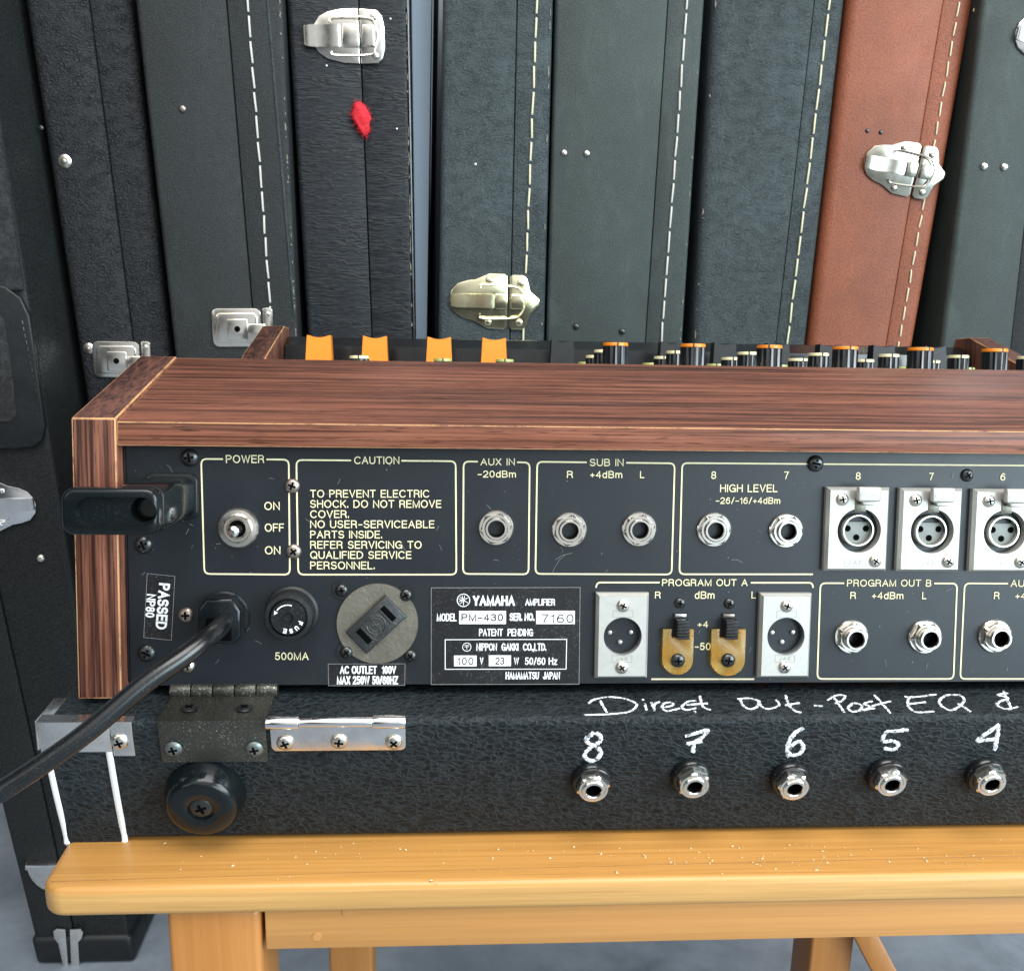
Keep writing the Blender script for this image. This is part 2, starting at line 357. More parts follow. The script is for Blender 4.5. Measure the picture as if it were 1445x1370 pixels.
def catmull(pts, k=8, closed=False):
    P = [Vector(p) for p in pts]; out = []
    n = len(P)
    for i in range(n if closed else n-1):
        if closed: a, b, c, d = P[i-1], P[i], P[(i+1) % n], P[(i+2) % n]
        else: a, b, c, d = P[max(i-1,0)], P[i], P[i+1], P[min(i+2,n-1)]
        for j in range(k):
            t = j/k
            out.append(0.5*((2*b)+(c-a)*t+(2*a-5*b+4*c-d)*t*t+(3*b-a-3*c+d)*t**3))
    if not closed: out.append(P[-1])
    return out
def tube(bm, pts, r, seg=10, closed=False, flat=None):       # flat=(normal, factor) squashes the section
    P = [Vector(p) for p in pts]; n = len(P); rings = []
    up = None
    for i in range(n):
        d = (P[(i+1) % n]-P[i-1]) if closed else (P[min(i+1,n-1)]-P[max(i-1,0)])
        if d.length < 1e-9: d = Vector((1,0,0))
        d.normalize()
        if flat is not None: s = d.cross(flat[0]).normalized(); u = Vector(flat[0])*flat[1]
        else:
            if up is None: up = Vector((0,0,1)) if abs(d.z) < 0.9 else Vector((1,0,0))
            s = d.cross(up).normalized(); u = s.cross(d).normalized(); up = u
        rr = r[i] if hasattr(r, '__len__') else r
        rings.append([bm.verts.new(P[i]+rr*(math.cos(2*PI*k/seg)*s+math.sin(2*PI*k/seg)*u)) for k in range(seg)])
    for i in range(n if closed else n-1):
        a, b = rings[i], rings[(i+1) % n]
        for k in range(seg): bm.faces.new([a[k], a[(k+1) % seg], b[(k+1) % seg], b[k]])
    if not closed: bm.faces.new(rings[0][::-1]); bm.faces.new(rings[-1])
def dome_screw(r, h, cross=True, hexed=False):
    bm = bmesh.new()
    lathe(bm, [(r,0),(r,h*0.25),(r*0.86,h*0.65),(r*0.55,h*0.93),(r*0.2,h),(0,h)], 20)
    return bm
def cross_bm(r, h, a):                                       # the driver recess as a proud cross, its shade in the colour
    bm = bmesh.new()
    for k in range(2):
        ca, sa = math.cos(a+k*PI/2), math.sin(a+k*PI/2)
        q = [(-r,-r*0.26),(r,-r*0.26),(r,r*0.26),(-r,r*0.26)]
        prism(bm, [(x*ca-z*sa, x*sa+z*ca) for x, z in q], -h-0.00012*(1+k*0.3), -h*0.5, 'xz')
    return bm
def add_screw(parent, loc, r, h, mat, ang=None, name='screw', rot=(0,0,0)):
    a = random.uniform(0, PI/2) if ang is None else ang
    bm = dome_screw(r, h); n = len(bm.faces); c = cross_bm(r*0.52, h*0.93, a)
    me = bpy.data.meshes.new('recess'); c.to_mesh(me); c.free(); bm.from_mesh(me); bpy.data.meshes.remove(me)
    bm.faces.ensure_lookup_table()
    for f in bm.faces[n:]: f.material_index = 1
    return obj(name, bm, [mat, 'hollow_shade'], parent, loc, rot)
def flat(root):                                             # keep the tree at thing > part > sub-part
    for sub in list(root.children):
        for g in list(sub.children):
            g.matrix_basis = sub.matrix_basis @ g.matrix_basis; g.parent = root; flat_one = g
            for gg in list(g.children): gg.matrix_basis = g.matrix_basis @ gg.matrix_basis; gg.parent = root

# flat lettering -----------------------------------------------------------
def arc(cx, cy, rx_, ry_, a0, a1, n=14):
    return [(cx+rx_*math.cos(math.radians(a0+(a1-a0)*i/n)), cy+ry_*math.sin(math.radians(a0+(a1-a0)*i/n))) for i in range(n+1)]
SG = {                                                      # a plain one-weight sans: width, strokes (cap height 1)
'A': (.72, [[(0,0),(.36,1),(.72,0)],[(.13,.36),(.59,.36)]]), 'B': (.62, [[(0,0),(0,1),(.34,1)]+arc(.34,.76,.24,.24,90,-90)+[(0,.52)],[(.34,.52)]+arc(.36,.26,.26,.26,90,-90)+[(0,0)]]),
'C': (.74, [arc(.40,.5,.40,.5,42,318,22)]), 'D': (.70, [[(0,0),(0,1),(.26,1)]+arc(.26,.5,.44,.5,90,-90,18)+[(0,0)]]),
'E': (.56, [[(.56,1),(0,1),(0,0),(.57,0)],[(0,.53),(.52,.53)]]), 'F': (.52, [[(.52,1),(0,1),(0,0)],[(0,.51),(.46,.51)]]),
'G': (.76, [arc(.40,.5,.40,.5,44,345,22)+[(.76,.46),(.44,.46)],[(.76,.46),(.76,0)]]), 'H': (.66, [[(0,0),(0,1)],[(.66,0),(.66,1)],[(0,.53),(.66,.53)]]),
'I': (.0, [[(0,0),(0,1)]]), 'J': (.44, [[(.44,1),(.44,.28)]+arc(.22,.25,.22,.25,0,-180)]), 'K': (.62, [[(0,0),(0,1)],[(.60,1),(0,.38)],[(.20,.58),(.63,0)]]),
'L': (.50, [[(0,1),(0,0),(.50,0)]]), 'M': (.78, [[(0,0),(0,1),(.39,.0),(.78,1),(.78,0)]]), 'N': (.66, [[(0,0),(0,1),(.66,0),(.66,1)]]),
'O': (.80, [arc(.40,.5,.40,.5,90,450,30)]), 'P': (.60, [[(0,0),(0,1),(.34,1)]+arc(.34,.74,.26,.26,90,-90)+[(0,.48)]]), 'Q': (.80, [arc(.40,.5,.40,.5,90,450,30),[(.50,.24),(.80,-.04)]]),
'R': (.64, [[(0,0),(0,1),(.36,1)]+arc(.36,.75,.25,.25,90,-90)+[(0,.50)],[(.36,.50),(.56,.42),(.60,.10),(.64,0)]]),
'S': (.62, [arc(.31,.75,.29,.25,25,250,14)+[(.40,.48)]+arc(.31,.27,.31,.27,70,-160,14)]), 'T': (.64, [[(0,1),(.64,1)],[(.32,1),(.32,0)]]),
'U': (.66, [[(0,1),(0,.33)]+arc(.33,.33,.33,.33,180,360,16)+[(.66,1)]]), 'V': (.66, [[(0,1),(.33,0),(.66,1)]]), 'W': (.98, [[(0,1),(.25,0),(.49,1),(.73,0),(.98,1)]]),
'X': (.62, [[(0,0),(.62,1)],[(.62,0),(0,1)]]), 'Y': (.66, [[(0,1),(.33,.44),(.66,1)],[(.33,.44),(.33,0)]]), 'Z': (.60, [[(0,1),(.60,1),(0,0),(.62,0)]]),
'0': (.54, [arc(.27,.5,.27,.5,90,450,26)]), '1': (.24, [[(0,.76),(.14,.82),(.22,1),(.22,0)]]), '2': (.54, [arc(.27,.71,.27,.29,165,-25,14)+[(.38,.42),(.06,.14),(0,0),(.55,0)]]),
'3': (.54, [arc(.27,.76,.24,.24,160,-80,12)+[(.22,.52)],[(.30,.52)]+arc(.27,.27,.27,.27,75,-165,14)]), '4': (.56, [[(.42,0),(.42,1),(0,.30),(.56,.30)]]),
'5': (.54, [[(.48,1),(.10,1),(.04,.48)]+arc(.27,.32,.27,.32,130,-150,16)]), '6': (.54, [arc(.30,.62,.24,.38,40,120,8)+arc(.27,.5,.27,.32,150,180,4)+arc(.27,.31,.27,.31,180,520,22)]),
'7': (.52, [[(0,1),(.52,1),(.30,.52),(.17,0)]]), '8': (.54, [arc(.27,.76,.24,.24,-90,270,20),arc(.27,.26,.27,.26,90,450,22)]),
'.': (.02, [[(0,0),(0,.13)]]), ',': (.02, [[(.02,.13),(.02,0),(-.03,-.16)]]), '-': (.42, [[(0,.42),(.42,.42)]]), '+': (.46, [[(0,.40),(.46,.40)],[(.23,.15),(.23,.65)]]),
'/': (.36, [[(0,-.03),(.36,1.03)]]), 'd': (.50, [arc(.24,.35,.24,.36,40,320,18),[(.48,0),(.48,1)]]), 'm': (.78, [[(0,0),(0,.70)],[(0,.44)]+arc(.19,.48,.19,.22,170,0,8)+[(.38,0)],[(.38,.44)]+arc(.58,.48,.19,.22,170,0,8)+[(.77,0)]]),
'z': (.46, [[(0,.70),(.46,.70),(0,0),(.48,0)]]), ' ': (.24, [])}
def write(bm, s, a, b, cap, w, off=0.0, mi=0, space=1.0):    # from baseline start a to baseline end b (x,z), cap height in metres, at distance w out
    wt = 0.148+off*4.2                                       # stroke weight as a share of the cap height
    sp = (0.20+wt*0.6)*space; x = 0.0; st = []
    for c in s:
        wd, ss = SG[c]
        for q in ss: st.append([(x+p[0], p[1]) for p in q])
        x += wd+sp
    tot = x-sp; ax = Vector((b[0]-a[0], b[1]-a[1])); L = ax.length; ax.normalize(); up = Vector((-ax.y, ax.x))
    ink = wt*cap; L -= ink; base = Vector((a[0], a[1]))+ax*ink/2+up*ink/2; cz = cap-ink
    kx = L/tot if tot > 0.05 else cz
    for i, q in enumerate(st):
        P = [base+ax*(p[0]*kx)+up*(p[1]*cz) for p in q]
        P = [p for k, p in enumerate(P) if k == 0 or (p-P[k-1]).length > 1e-7]
        cl = len(P) > 6 and (P[0]-P[-1]).length < 1e-6
        if cl: P = P[:-1]
        else:                                                # square ends
            d0 = (P[0]-P[1]).normalized(); d1 = (P[-1]-P[-2]).normalized(); P[0] = P[0]+d0*ink*0.45; P[-1] = P[-1]+d1*ink*0.45
        ribbon(bm, P, ink, w+0.000003*(i % 5), mi, closed=cl)
def wpx(bm, s, x0, x1, y0, y1, w, org=(0,0), off=0.0, mi=0, pw=0.0, space=1.0):   # by measured box on the panel
    a = pan(x0, y1, pw); b = pan(x1, y1, pw); t = pan(x0, y0, pw)
    write(bm, s, (a.x-org[0], a.z-org[1]), (b.x-org[0], b.z-org[1]), (t.z-a.z), w, off, mi, space)
def ribbon(bm, pts, width, w, mi=0, closed=False):           # flat stripe on the panel
    P = [Vector(p) for p in pts]; n = len(P); L = []; R_ = []
    for i in range(n):
        if closed: d0 = (P[i]-P[i-1]).normalized(); d1 = (P[(i+1) % n]-P[i]).normalized()
        else:
            d0 = (P[i]-P[i-1]).normalized() if i else (P[1]-P[0]).normalized()
            d1 = (P[i+1]-P[i]).normalized() if i < n-1 else d0
        d = (d0+d1).normalized(); s = Vector((-d.y, d.x))*width/2/max(0.5, d.dot(d1))
        L.append(bm.verts.new((P[i].x+s.x, -w, P[i].y+s.y))); R_.append(bm.verts.new((P[i].x-s.x, -w, P[i].y-s.y)))
    for i in range(n if closed else n-1):
        j = (i+1) % n; f = bm.faces.new([L[i], L[j], R_[j], R_[i]]); f.material_index = mi
def quad(bm, x0, x1, z0, z1, w, mi=0):
    f = bm.faces.new([bm.verts.new(p) for p in ((x0,-w,z0),(x1,-w,z0),(x1,-w,z1),(x0,-w,z1))]); f.material_index = mi

# ================================================================== THE SETTING
FL = bmesh.new(); f = FL.faces.new([FL.verts.new(p) for p in ((-6,-6,0),(6,-6,0),(6,6,0),(-6,6,0))])
o = obj('floor', FL, 'floor'); o['kind'] = 'structure'
bm = bmesh.new(); box(bm, -3, 3, 1.52, 1.62, 0, 2.4)
o = obj('wall', bm, 'wall'); o['label'] = 'plain grey wall glimpsed behind the row of instrument cases'; o['category'] = 'wall'

# ================================================================== GUITAR CASES
def line_at(p, q):                                          # X as a function of z along a line on a case front
    k = (q.x-p.x)/(q.z-p.z); return lambda z: p.x+k*(z-p.z)
def tuft_bm(r):
    bm = bmesh.new(); bmesh.ops.create_icosphere(bm, subdivisions=3, radius=1.0)
    for v in bm.verts:
        n = v.co.copy(); k = 1+random.uniform(-0.10, 0.10)+0.10*math.sin(n.x*6+n.z*4)+0.10*math.sin(n.z*8+1)
        w = 0.50 if n.z > -0.2 else 0.50*(1+(n.z+0.2)*0.55)
        v.co = Vector((n.x*r*w*k+0.14*r*n.z*(-1), n.y*r*0.26*k, n.z*r*(0.92 if n.z > 0 else 1.0)))
    vs = list(bm.verts)
    for k in range(420):
        p = random.choice(vs).co; d = Vector((p.x*2, p.y-r*0.15, p.z*0.6)).normalized(); e = Vector((random.gauss(0,.5), random.gauss(0,.3), random.gauss(0,.6)))
        L = r*random.uniform(0.05, 0.15); tube(bm, [p, p+(d+e*0.4)*L*0.6, p+(d+e)*L], 0.00009, 4)
    return bm
class Case:
    def __init__(s, label, Y, L, Sm, R, mat, lidmat=None, H=1.12, depth=0.36, rad=0.007, step=0.0015, y1=480, group='upright guitar cases'):
        s.Y = Y
        s.fL, s.fS, s.fR = (line_at(onY(q[0], 0, Y), onY(q[1], y1, Y)) for q in (L, Sm, R))
        bx = (s.fL(0)+s.fR(0))/2
        s.t = thing('guitar_case', label, 'guitar case', (bx, Y, 0), group=group)
        s.o = Vector((bx, Y, 0))
        def half(fa, fb, y0):
            b = bmesh.new(); P = []
            for z in (0.004, H):
                P += [V(fa(z)-bx, y0, z), V(fb(z)-bx, y0, z), V(fb(z)-bx, depth, z), V(fa(z)-bx, depth, z)]
            hexa(b, P)
            sx = 1 if fb is not s.fR else 0                    # the side that meets the other half stays crisp
            mid = lambda v: (fa(v.co.z)+fb(v.co.z))/2-bx
            crisp = [e for e in b.edges if all((v.co.x > mid(v)) == bool(sx) for v in e.verts)]
            soft = [e for e in b.edges if all((v.co.x > mid(v)) != bool(sx) for v in e.verts)]
            bmesh.ops.bevel(b, geom=soft, offset=rad, segments=4, affect='EDGES', profile=0.5)
            crisp = [e for e in b.edges if all(abs(v.co.x-((fb if sx else fa)(v.co.z)-bx)) < 1e-5 for v in e.verts)]
            bmesh.ops.bevel(b, geom=crisp, offset=0.0012, segments=2, affect='EDGES', profile=0.5)
            return b
        s.body = obj('body', half(s.fL, lambda z: s.fS(z)-0.0004, 0), mat, s.t)
        s.lid = obj('lid', half(lambda z: s.fS(z)+0.0004, s.fR, step), lidmat or mat, s.t)
        s.step = step
    def at(s, x, y, out=0.0): return onY(x, y, s.Y-out)-s.o
    def stitches(s, p, mat, y0=-40, y1=520, r=0.0010, dash=0.0185, gap=0.0042, off=None):
        a = s.at(*p[0]); b = s.at(*p[1]); d = (b-a).normalized()
        ext = d*((b-a).length*0.10); a = a-ext; b = b+ext
        L = (b-a).length; bm = bmesh.new(); k = 0.0
        yo = s.step if off is None else off
        while k < L-dash:
            j = random.uniform(-0.0004, 0.0004); q = V(0, yo-0.0003, 0)
            ds_ = dash*random.uniform(.88,1.08)
            tube(bm, [a+d*k+q+V(j,0,0), a+d*(k+0.001)+q+V(j,-r*0.6,0), a+d*(k+ds_-0.001)+q+V(-j,-r*0.6,0), a+d*(k+ds_)+q+V(-j,0,0)], r, 6)
            k += ds_+gap
        return obj('stitching', bm, mat, s.t)
    def edging(s, p, mat, r=0.0012):
        bm = bmesh.new(); a = s.at(*p[0]); b = s.at(*p[1]); e = (b-a)*0.12
        tube(bm, [a-e+V(0,s.step,0), b+e+V(0,s.step,0)], r, 8); return obj('edging', bm, mat, s.t)
    def wear(s, fx, side, n, mat='frayed', y0=0.62, y1=1.0):       # rubbed spots along an outer edge
        bm = bmesh.new(); bx = s.o.x
        for k in range(n):
            z = random.uniform(y0, y1); L = random.choice((.002,.003,.005,.009))*random.uniform(.6,1.4); w_ = random.uniform(.0004,.0011)
            tube(bm, [V(fx(z+L*t)-bx-side*(.0022+w_*random.random()), s.step+random.uniform(-.0001,.0003), z+L*t) for t in (0,.35,.7,1)], [w_*.2,w_,w_*.7,w_*.2], 5)
        o = obj('worn_edge', bm, mat, s.t); o['kind'] = 'stuff'; return o
    def rivet(s, x, y, rpx, mat='screw_steel', step=0.0, name='rivet'):
        c = s.at(x, y); r = (s.at(x+rpx, y)-c).length
        return obj(name, dome_screw(r, r*(0.7 if name != 'washer_screw' else 0.3)), mat, s.t, c+V(0, step, 0))
    def latch(s, kind, x, y, wpx_, mat, ang=0.0, seamx=0.31):
        c = s.at(x, y); h = (s.at(x+wpx_/2, y)-c).length
        rot = (0, -ang, 0); bm = bmesh.new()
        sc = lambda P: [(p[0]*h, p[1]*h) for p in P]
        if kind == 'draw':
            Lp = [(-1,0.02),(-.96,.22),(-.82,.38),(-.62,.44),(-.42,.47),(-.12,.60),(.22,.60),(.285,.54),(.285,-.56),(.22,-.62),(-.15,-.60),(-.45,-.44),(-.68,-.38),(-.86,-.28),(-.97,-.12)]
            Rp = [(.335,.53),(.40,.58),(.64,.58),(.72,.50),(.80,.22),(1,.06),(1,-.08),(.80,-.28),(.72,-.54),(.64,-.62),(.40,-.62),(.335,-.56)]
            riv = [(-.12,.45),(-.14,-.46),(.58,.40),(.56,-.46)]; lev = (-.98,.0,.155); bail = [(-.32,.30),(-.25,.37),(.40,.33),(.60,.24),(.70,0.0),(.60,-.26),(.40,-.36),(-.25,-.38),(-.32,-.30)]; hook = (.36,.66,.165); blk = (.02,.29,.165)
        elif kind == 'oval':
            Lp = [(-.80,.0),(-.76,.26),(-.62,.46),(-.40,.57),(-.05,.63),(.345,.64),(.345,-.64),(-.05,-.62),(-.45,-.52),(-.66,-.38),(-.77,-.2)]
            Rp = [(.375,.64),(.80,.60),(.93,.48),(.98,.2),(.98,-.25),(.92,-.52),(.80,-.63),(.375,-.64)]
            riv = [(.72,.44),(.74,-.46)]; lev = (-1.02,-.10,.26); bail = [(-.36,.34),(-.28,.43),(.55,.42),(.74,.30),(.82,0),(.74,-.30),(.60,-.44),(-.26,-.45),(-.34,-.36)]; hook = (.42,.74,.26); blk = (-.06,.36,.27)
        else:
            Lp = rrect(-1, .62, -.66, .60, .2); Rp = rrect(.66, 1.0, -.58, .62, .1)
            riv = [(.84,.42)]; lev = None
        t0 = 0.0022
        for P in (Lp, Rp): prism(bm, sc(P)[::-1], -t0, 0.001, 'xz', 0.0007)
        la = obj('latch', bm, mat, s.t, c, rot)
        if lev:
            b = bmesh.new(); x0, x1, hh = lev
            prof = [(x0, t0+0.0005),(x0+.02, t0+0.0030),(x0+.16, t0+0.0040),(x0+.32, t0+0.0024),(x1-.30, t0+0.0034),(x1-.12, t0+0.0046),(x1, t0+0.0034),(x1, t0-0.0005),(x0, t0-0.0005)]
            A = [b.verts.new((p[0]*h, -p[1], -hh*h*(0.88 if p[0] < x0+.1 else 1))) for p in prof]; Bv = [b.verts.new((p[0]*h, -p[1], hh*h*(0.88 if p[0] < x0+.1 else 1))) for p in prof]
            b.faces.new(A); b.faces.new(Bv[::-1])
            for i in range(len(A)): b.faces.new([A[i], Bv[i], Bv[(i+1) % len(A)], A[(i+1) % len(A)]])
            bmesh.ops.recalc_face_normals(b, faces=b.faces)
            bmesh.ops.bevel(b, geom=[e for e in b.edges if e.calc_face_angle(0) > 0.5], offset=0.0007, segments=2, affect='EDGES')
            obj('lever', b, mat, la)
            b = bmesh.new(); tube(b, catmull([(p[0]*h, -t0-0.0026, p[1]*h) for p in bail], 5), 0.0009, 8); obj('bail', b, mat, la)
            b = bmesh.new(); box(b, hook[0]*h, hook[1]*h, -t0-0.0042, -t0+0.0005, -hook[2]*h, hook[2]*h, 0.0013, 3); obj('hook', b, mat, la)
            b = bmesh.new(); box(b, blk[0]*h, blk[1]*h, -t0-0.0032, -t0+0.0005, -blk[2]*h, blk[2]*h, 0.001, 2); obj('hinge_block', b, mat, la)
        else:
            b = bmesh.new(); prism(b, sc(rrect(-.86, .50, -.52, .46, .16))[::-1], -t0-0.0022, -t0+0.0003, 'xz', 0.0012); obj('lock_plate', b, mat, la)
            b = bmesh.new(); prism(b, sc(rrect(-.48, .18, -.42, .26, .05))[::-1], -t0-0.0042, -t0-0.001, 'xz', 0.0006)
            kb = obj('lock_button', b, mat, la)
            b = bmesh.new(); lathe(b, [(0.10*h,0),(0.10*h,0.0003),(0,0.0003)], 16); obj('keyhole', b, 'hollow_shade', la, (-.15*h, -t0-0.0042, -.06*h))
            b = bmesh.new(); box(b, .16*h, .72*h, -t0-0.0034, -t0+0.0004, -.50*h, .10*h, 0.0007, 2); obj('hasp', b, mat, la)
        for rx_, rz_ in riv:
            obj('rivet', dome_screw(0.085*h, 0.0016), mat, la, (rx_*h, -t0, rz_*h))
        return la

# the case nearest on the left
a = Case('black guitar case at far left edge, nearest the bench, with stitched leather patch', 0.97, (-285,55), (-185,112), (-29,187), 'vinyl_deep', 'vinyl_deep', H=1.1, rad=0.006, y1=1352)
bm = bmesh.new()
def apoly(pts, out=0.0): return [(q.x, q.z) for q in (a.at(x, y, out) for x, y in pts)]
edge_ = [(-140,398),(-20,398),(10,404),(32,420),(44,446),(52,500),(60,560),(66,600),(62,620),(50,630),(20,632),(-130,632)]
prism(bm, apoly(edge_)[::-1], -0.0045, 0.002, 'xz', 0.002, 3); pa = obj('leather_patch', bm, 'black_matte', a.t)
bm = bmesh.new(); prism(bm, apoly([(-130,440),(0,442),(10,452),(22,540),(26,586),(18,594),(-130,596)])[::-1], -0.0060, -0.003, 'xz', 0.001, 2); obj('plush_pad', bm, 'carpet', pa)
bm = bmesh.new()
for i in range(14):
    x, y = 31+i*1.9, 452+i*9.6
    p = a.at(x, y, 0.0047); q = a.at(x+1.0, y+5.4, 0.0047); tube(bm, [p, q], 0.0005, 5)
obj('patch_stitching', bm, 'screw_black', pa)
bm = bmesh.new()                                            # coarse plush gusset along the front corner
P0 = a.at(-14,110); P1 = a.at(34,410)
hexa(bm, [P1+V(-0.16,-0.0032,0), P1+V(0.0,-0.0032,0), P1+V(0,0.004,0), P1+V(-0.16,0.004,0), P0+V(-0.16,-0.0032,0.05), P0+V(0,-0.0032,0.05), P0+V(0,0.004,0.05), P0+V(-0.16,0.004,0.05)], 0.002, 2)
obj('plush_gusset', bm, 'carpet', a.t)
a.latch('draw', -12, 713, 128, 'chrome', ang=PI+0.06)
a.rivet(57, 788, 6, 'screw_steel', a.step, 'screw')
bm = bmesh.new()
hexa(bm, [V(a.fL(0)-a.o.x-.003,-.003,0.0005), V(a.fR(0)-a.o.x+.003,-.003,0.0005), V(a.fR(0)-a.o.x+.003,.362,0.0005), V(a.fL(0)-a.o.x-.003,.362,0.0005)]+
     [V(a.fL(.034)-a.o.x-.003,-.003,0.034), V(a.fR(.034)-a.o.x+.003,-.003,0.034), V(a.fR(.034)-a.o.x+.003,.362,0.034), V(a.fL(.034)-a.o.x-.003,.362,0.034)], 0.006, 3)
obj('base_cap', bm, 'black_matte', a.t)
for k, P in enumerate(([(76,1312),(80,1309),(93,1310),(97,1362),(90,1362),(83,1330),(77,1322)], [(99,1310),(114,1309),(118,1314),(116,1322),(111,1328),(113,1361),(101,1362)])):
    bm = bmesh.new(); prism(bm, apoly(P, 0.003), -0.0048, -0.0025, 'xz', 0.0005); obj('corner_plate', bm, 'chrome_dull', a.t)
bm = bmesh.new(); c0 = a.at(72, 1213)
prism(bm, [(c0.x+0.024*math.cos(t)-0.0, c0.z+0.034*math.sin(t)) for t in [PI+PI*i/14 for i in range(15)]], -0.006, 0.001, 'xz', 0.002, 3)
la = obj('drawbolt', bm, 'chrome_dull', a.t)
bm = bmesh.new(); box(bm, c0.x-0.022, c0.x+0.024, -0.012, -0.004, c0.z-0.004, c0.z+0.002, 0.001); obj('lip', bm, 'chrome', la)

b_ = Case('black pebbled guitar case with small square lock, second from left', 1.05, (33,107), (125,187.5), (184,238), 'vinyl_peb', rad=0.009)
b_.latch('lock', 173, 506, 82, 'nickel', 0.0)
b_.rivet(91, 228, 10, name='washer_screw'); b_.rivet(91, 228, 4.5, 'screw_brown', -.0012, 'screw'); b_.rivet(125, 492, 8, name='washer_screw'); b_.rivet(125, 492, 3.8, 'screw_brown', -.0010, 'screw'); b_.rivet(58, 181, 4, 'screw_black')
c_ = Case('worn charcoal guitar case with white stitching and square lock above wooden mixer corner', 1.035, (190,244), (319,359.5), (398,421), 'vinyl_olive', rad=0.005)
c_.stitches(((349,0),(381,431)), 'stitch_white'); c_.edging(((377,0),(411,400)), 'vinyl_grey')
c_.latch('lock', 343, 461, 86, 'nickel_bright', 0.02); c_.rivet(258, 154, 5, 'screw_brown')
d_ = Case('creased black guitar case with large oval latch and red lining tuft', 1.05, (404,434), (506,525), (577,585), 'vinyl_crease', rad=0.006)
d_.latch('oval', 487, 52, 114, 'nickel', 0.03); d_.edging(((575,0),(584,467)), 'screw_black', 0.001)
bm = bmesh.new(); bm.free(); q = d_.at(510.5, 168); r0 = (d_.at(510,142)-q).length
obj('lining_tuft', tuft_bm(r0), 'felt', d_.t, q+V(0,-0.003,0), (0,-0.06,0), ang=80)
for x, y in ((461,93),(560,182),(551,27)): d_.rivet(x, y, 1.3, 'white', name='lint_speck')
e_ = Case('smooth slate grey case edge set back between two black cases', 1.056, (570,577), (579,586), (612,604), 'vinyl_side', 'slate', rad=0.004)
f_ = Case('grey green guitar case with cream stitching and pale brass latch', 1.03, (625,618.5), (730,719.5), (781,768.5), 'vinyl_grey', rad=0.006)
f_.stitches(((758,0),(738.5,471)), 'stitch_cream'); f_.latch('draw', 697.5, 425, 126, 'gold', 0.0)
f_.rivet(671, 232, 1.6, 'white', name='lint_speck'); 
g_ = Case('dull green black guitar case with flat riveted side, white stitching and no latch', 1.035, (784,771), (943,911), (995,964), 'vinyl_flat', rad=0.004)
g_.stitches(((970,0),(934,474)), 'stitch_white')
for x, y in ((796,216),(828,217),(813,461),(878,468)): g_.rivet(x, y, 4.6, 'screw_steel' if y < 300 else 'screw_black')
h_ = Case('grey green guitar case with yellowish stitching, leaning against brown case', 1.04, (1006,978), (1150,1096), (1196,1141), 'vinyl_grey', rad=0.012)
h_.stitches(((1171.5,0),(1112.5,474)), 'stitch_cream')
i_ = Case('red brown leatherette guitar case with nickel draw latch', 1.045, (1198,1142), (1332,1252), (1378,1293), 'vinyl_brown', rad=0.010)
i_.stitches(((1355,0),(1270,478)), 'stitch_cream', r=0.0008, dash=0.0125, gap=0.0055); i_.latch('draw', 1275, 238, 117, 'nickel_soft', -0.13)
i_.rivet(1224, 185, 3, 'screw_black'); i_.rivet(1243, 187, 3, 'screw_black'); i_.rivet(1377.5, 15, 4.5, 'cream', name='stud')
j_ = Case('blue grey guitar case with chrome latch cut by right edge', 1.03, (1386,1329), (1482,1428), (1560,1500), 'vinyl_flat', 'vinyl_deep', rad=0.006)
for x, y in ((1388.5,235),(1417,236)): j_.rivet(x, y, 5.5, 'nickel_bright')
j_.latch('draw', 1492, 58, 125, 'chrome', -0.12)

c_.wear(c_.fR, 1, 40); d_.wear(d_.fR, 1, 34); g_.wear(g_.fR, 1, 14); g_.wear(g_.fL, -1, 12); f_.wear(f_.fR, 1, 10); h_.wear(h_.fL, -1, 8)
# ================================================================== BENCH
TT = HC-0.2435                                              # bench top height
bn = thing('wooden_bench', 'varnished pine bench under the black case, with square legs and pegged apron', 'bench', (0.12, 0.5, 0))
B0 = Vector((0.12, 0.5, 0))
fe = onZ(478, 1268, TT-0.006).y; xl = onZ(57, 1262, TT-0.004).x
bm = bmesh.new(); th = 0.0125
out = []
for p in rrect(xl, 0.405, fe, 0.80, 0.009, 5): out.append((p[0]-B0.x, p[1]-B0.y))
prism(bm, out, TT-th, TT, 'xy', 0.0030, 4); bm.verts.ensure_lookup_table()
tp = obj('bench_top', bm, ['pine','pine_edge'], bn)
for p in tp.data.polygons:
    if p.normal.z < 0.55 : p.material_index = 1
ya = fe+0.0035
zb = onY(480, 1340.5, ya).z; xlg = onY(234, 1290, ya).x; xla = onY(367, 1300, ya).x
bm = bmesh.new(); box(bm, xla+0.0015-B0.x, 0.33-B0.x, ya+0.001-B0.y, ya+0.019-B0.y, zb, TT-th-0.0003, 0.001); ap = obj('apron', bm, 'pine_apron', bn)
for x, y in ((489,1286.5),(447,1321)):
    q = onY(x, y, ya+0.001)-B0; bm = bmesh.new(); lathe(bm, [(0.0019,0),(0.0018,0.0003),(0,0.00045)], 18); obj('peg', bm, 'peg', ap, q)
wl = xla-xlg
def leg(x0, x1, y0, y1):
    bm = bmesh.new(); box(bm, x0-B0.x, x1-B0.x, y0-B0.y, y1-B0.y, 0.0, TT-th-0.0004, 0.0025, 3); return obj('leg', bm, 'pine_leg', bn)
leg(xlg, xla, ya, ya+0.038); leg(0.33+0.0012, 0.33+0.038, ya, ya+0.038)
yb = 0.66
q0 = onY(464, 1355, yb).x; q1 = onY(526, 1355, yb).x; leg(q0, q1, yb, yb+0.038)
q0 = onY(1143, 1350, yb).x; q1 = onY(1203, 1350, yb).x; leg(q0, q1, yb, yb+0.038)
bm = bmesh.new(); box(bm, xla-0.02-B0.x, 0.30-B0.x, yb+0.039-B0.y, yb+0.055-B0.y, TT-th-0.055, TT-th-0.0005, 0.001); obj('rear_apron', bm, 'pine_apron', bn)
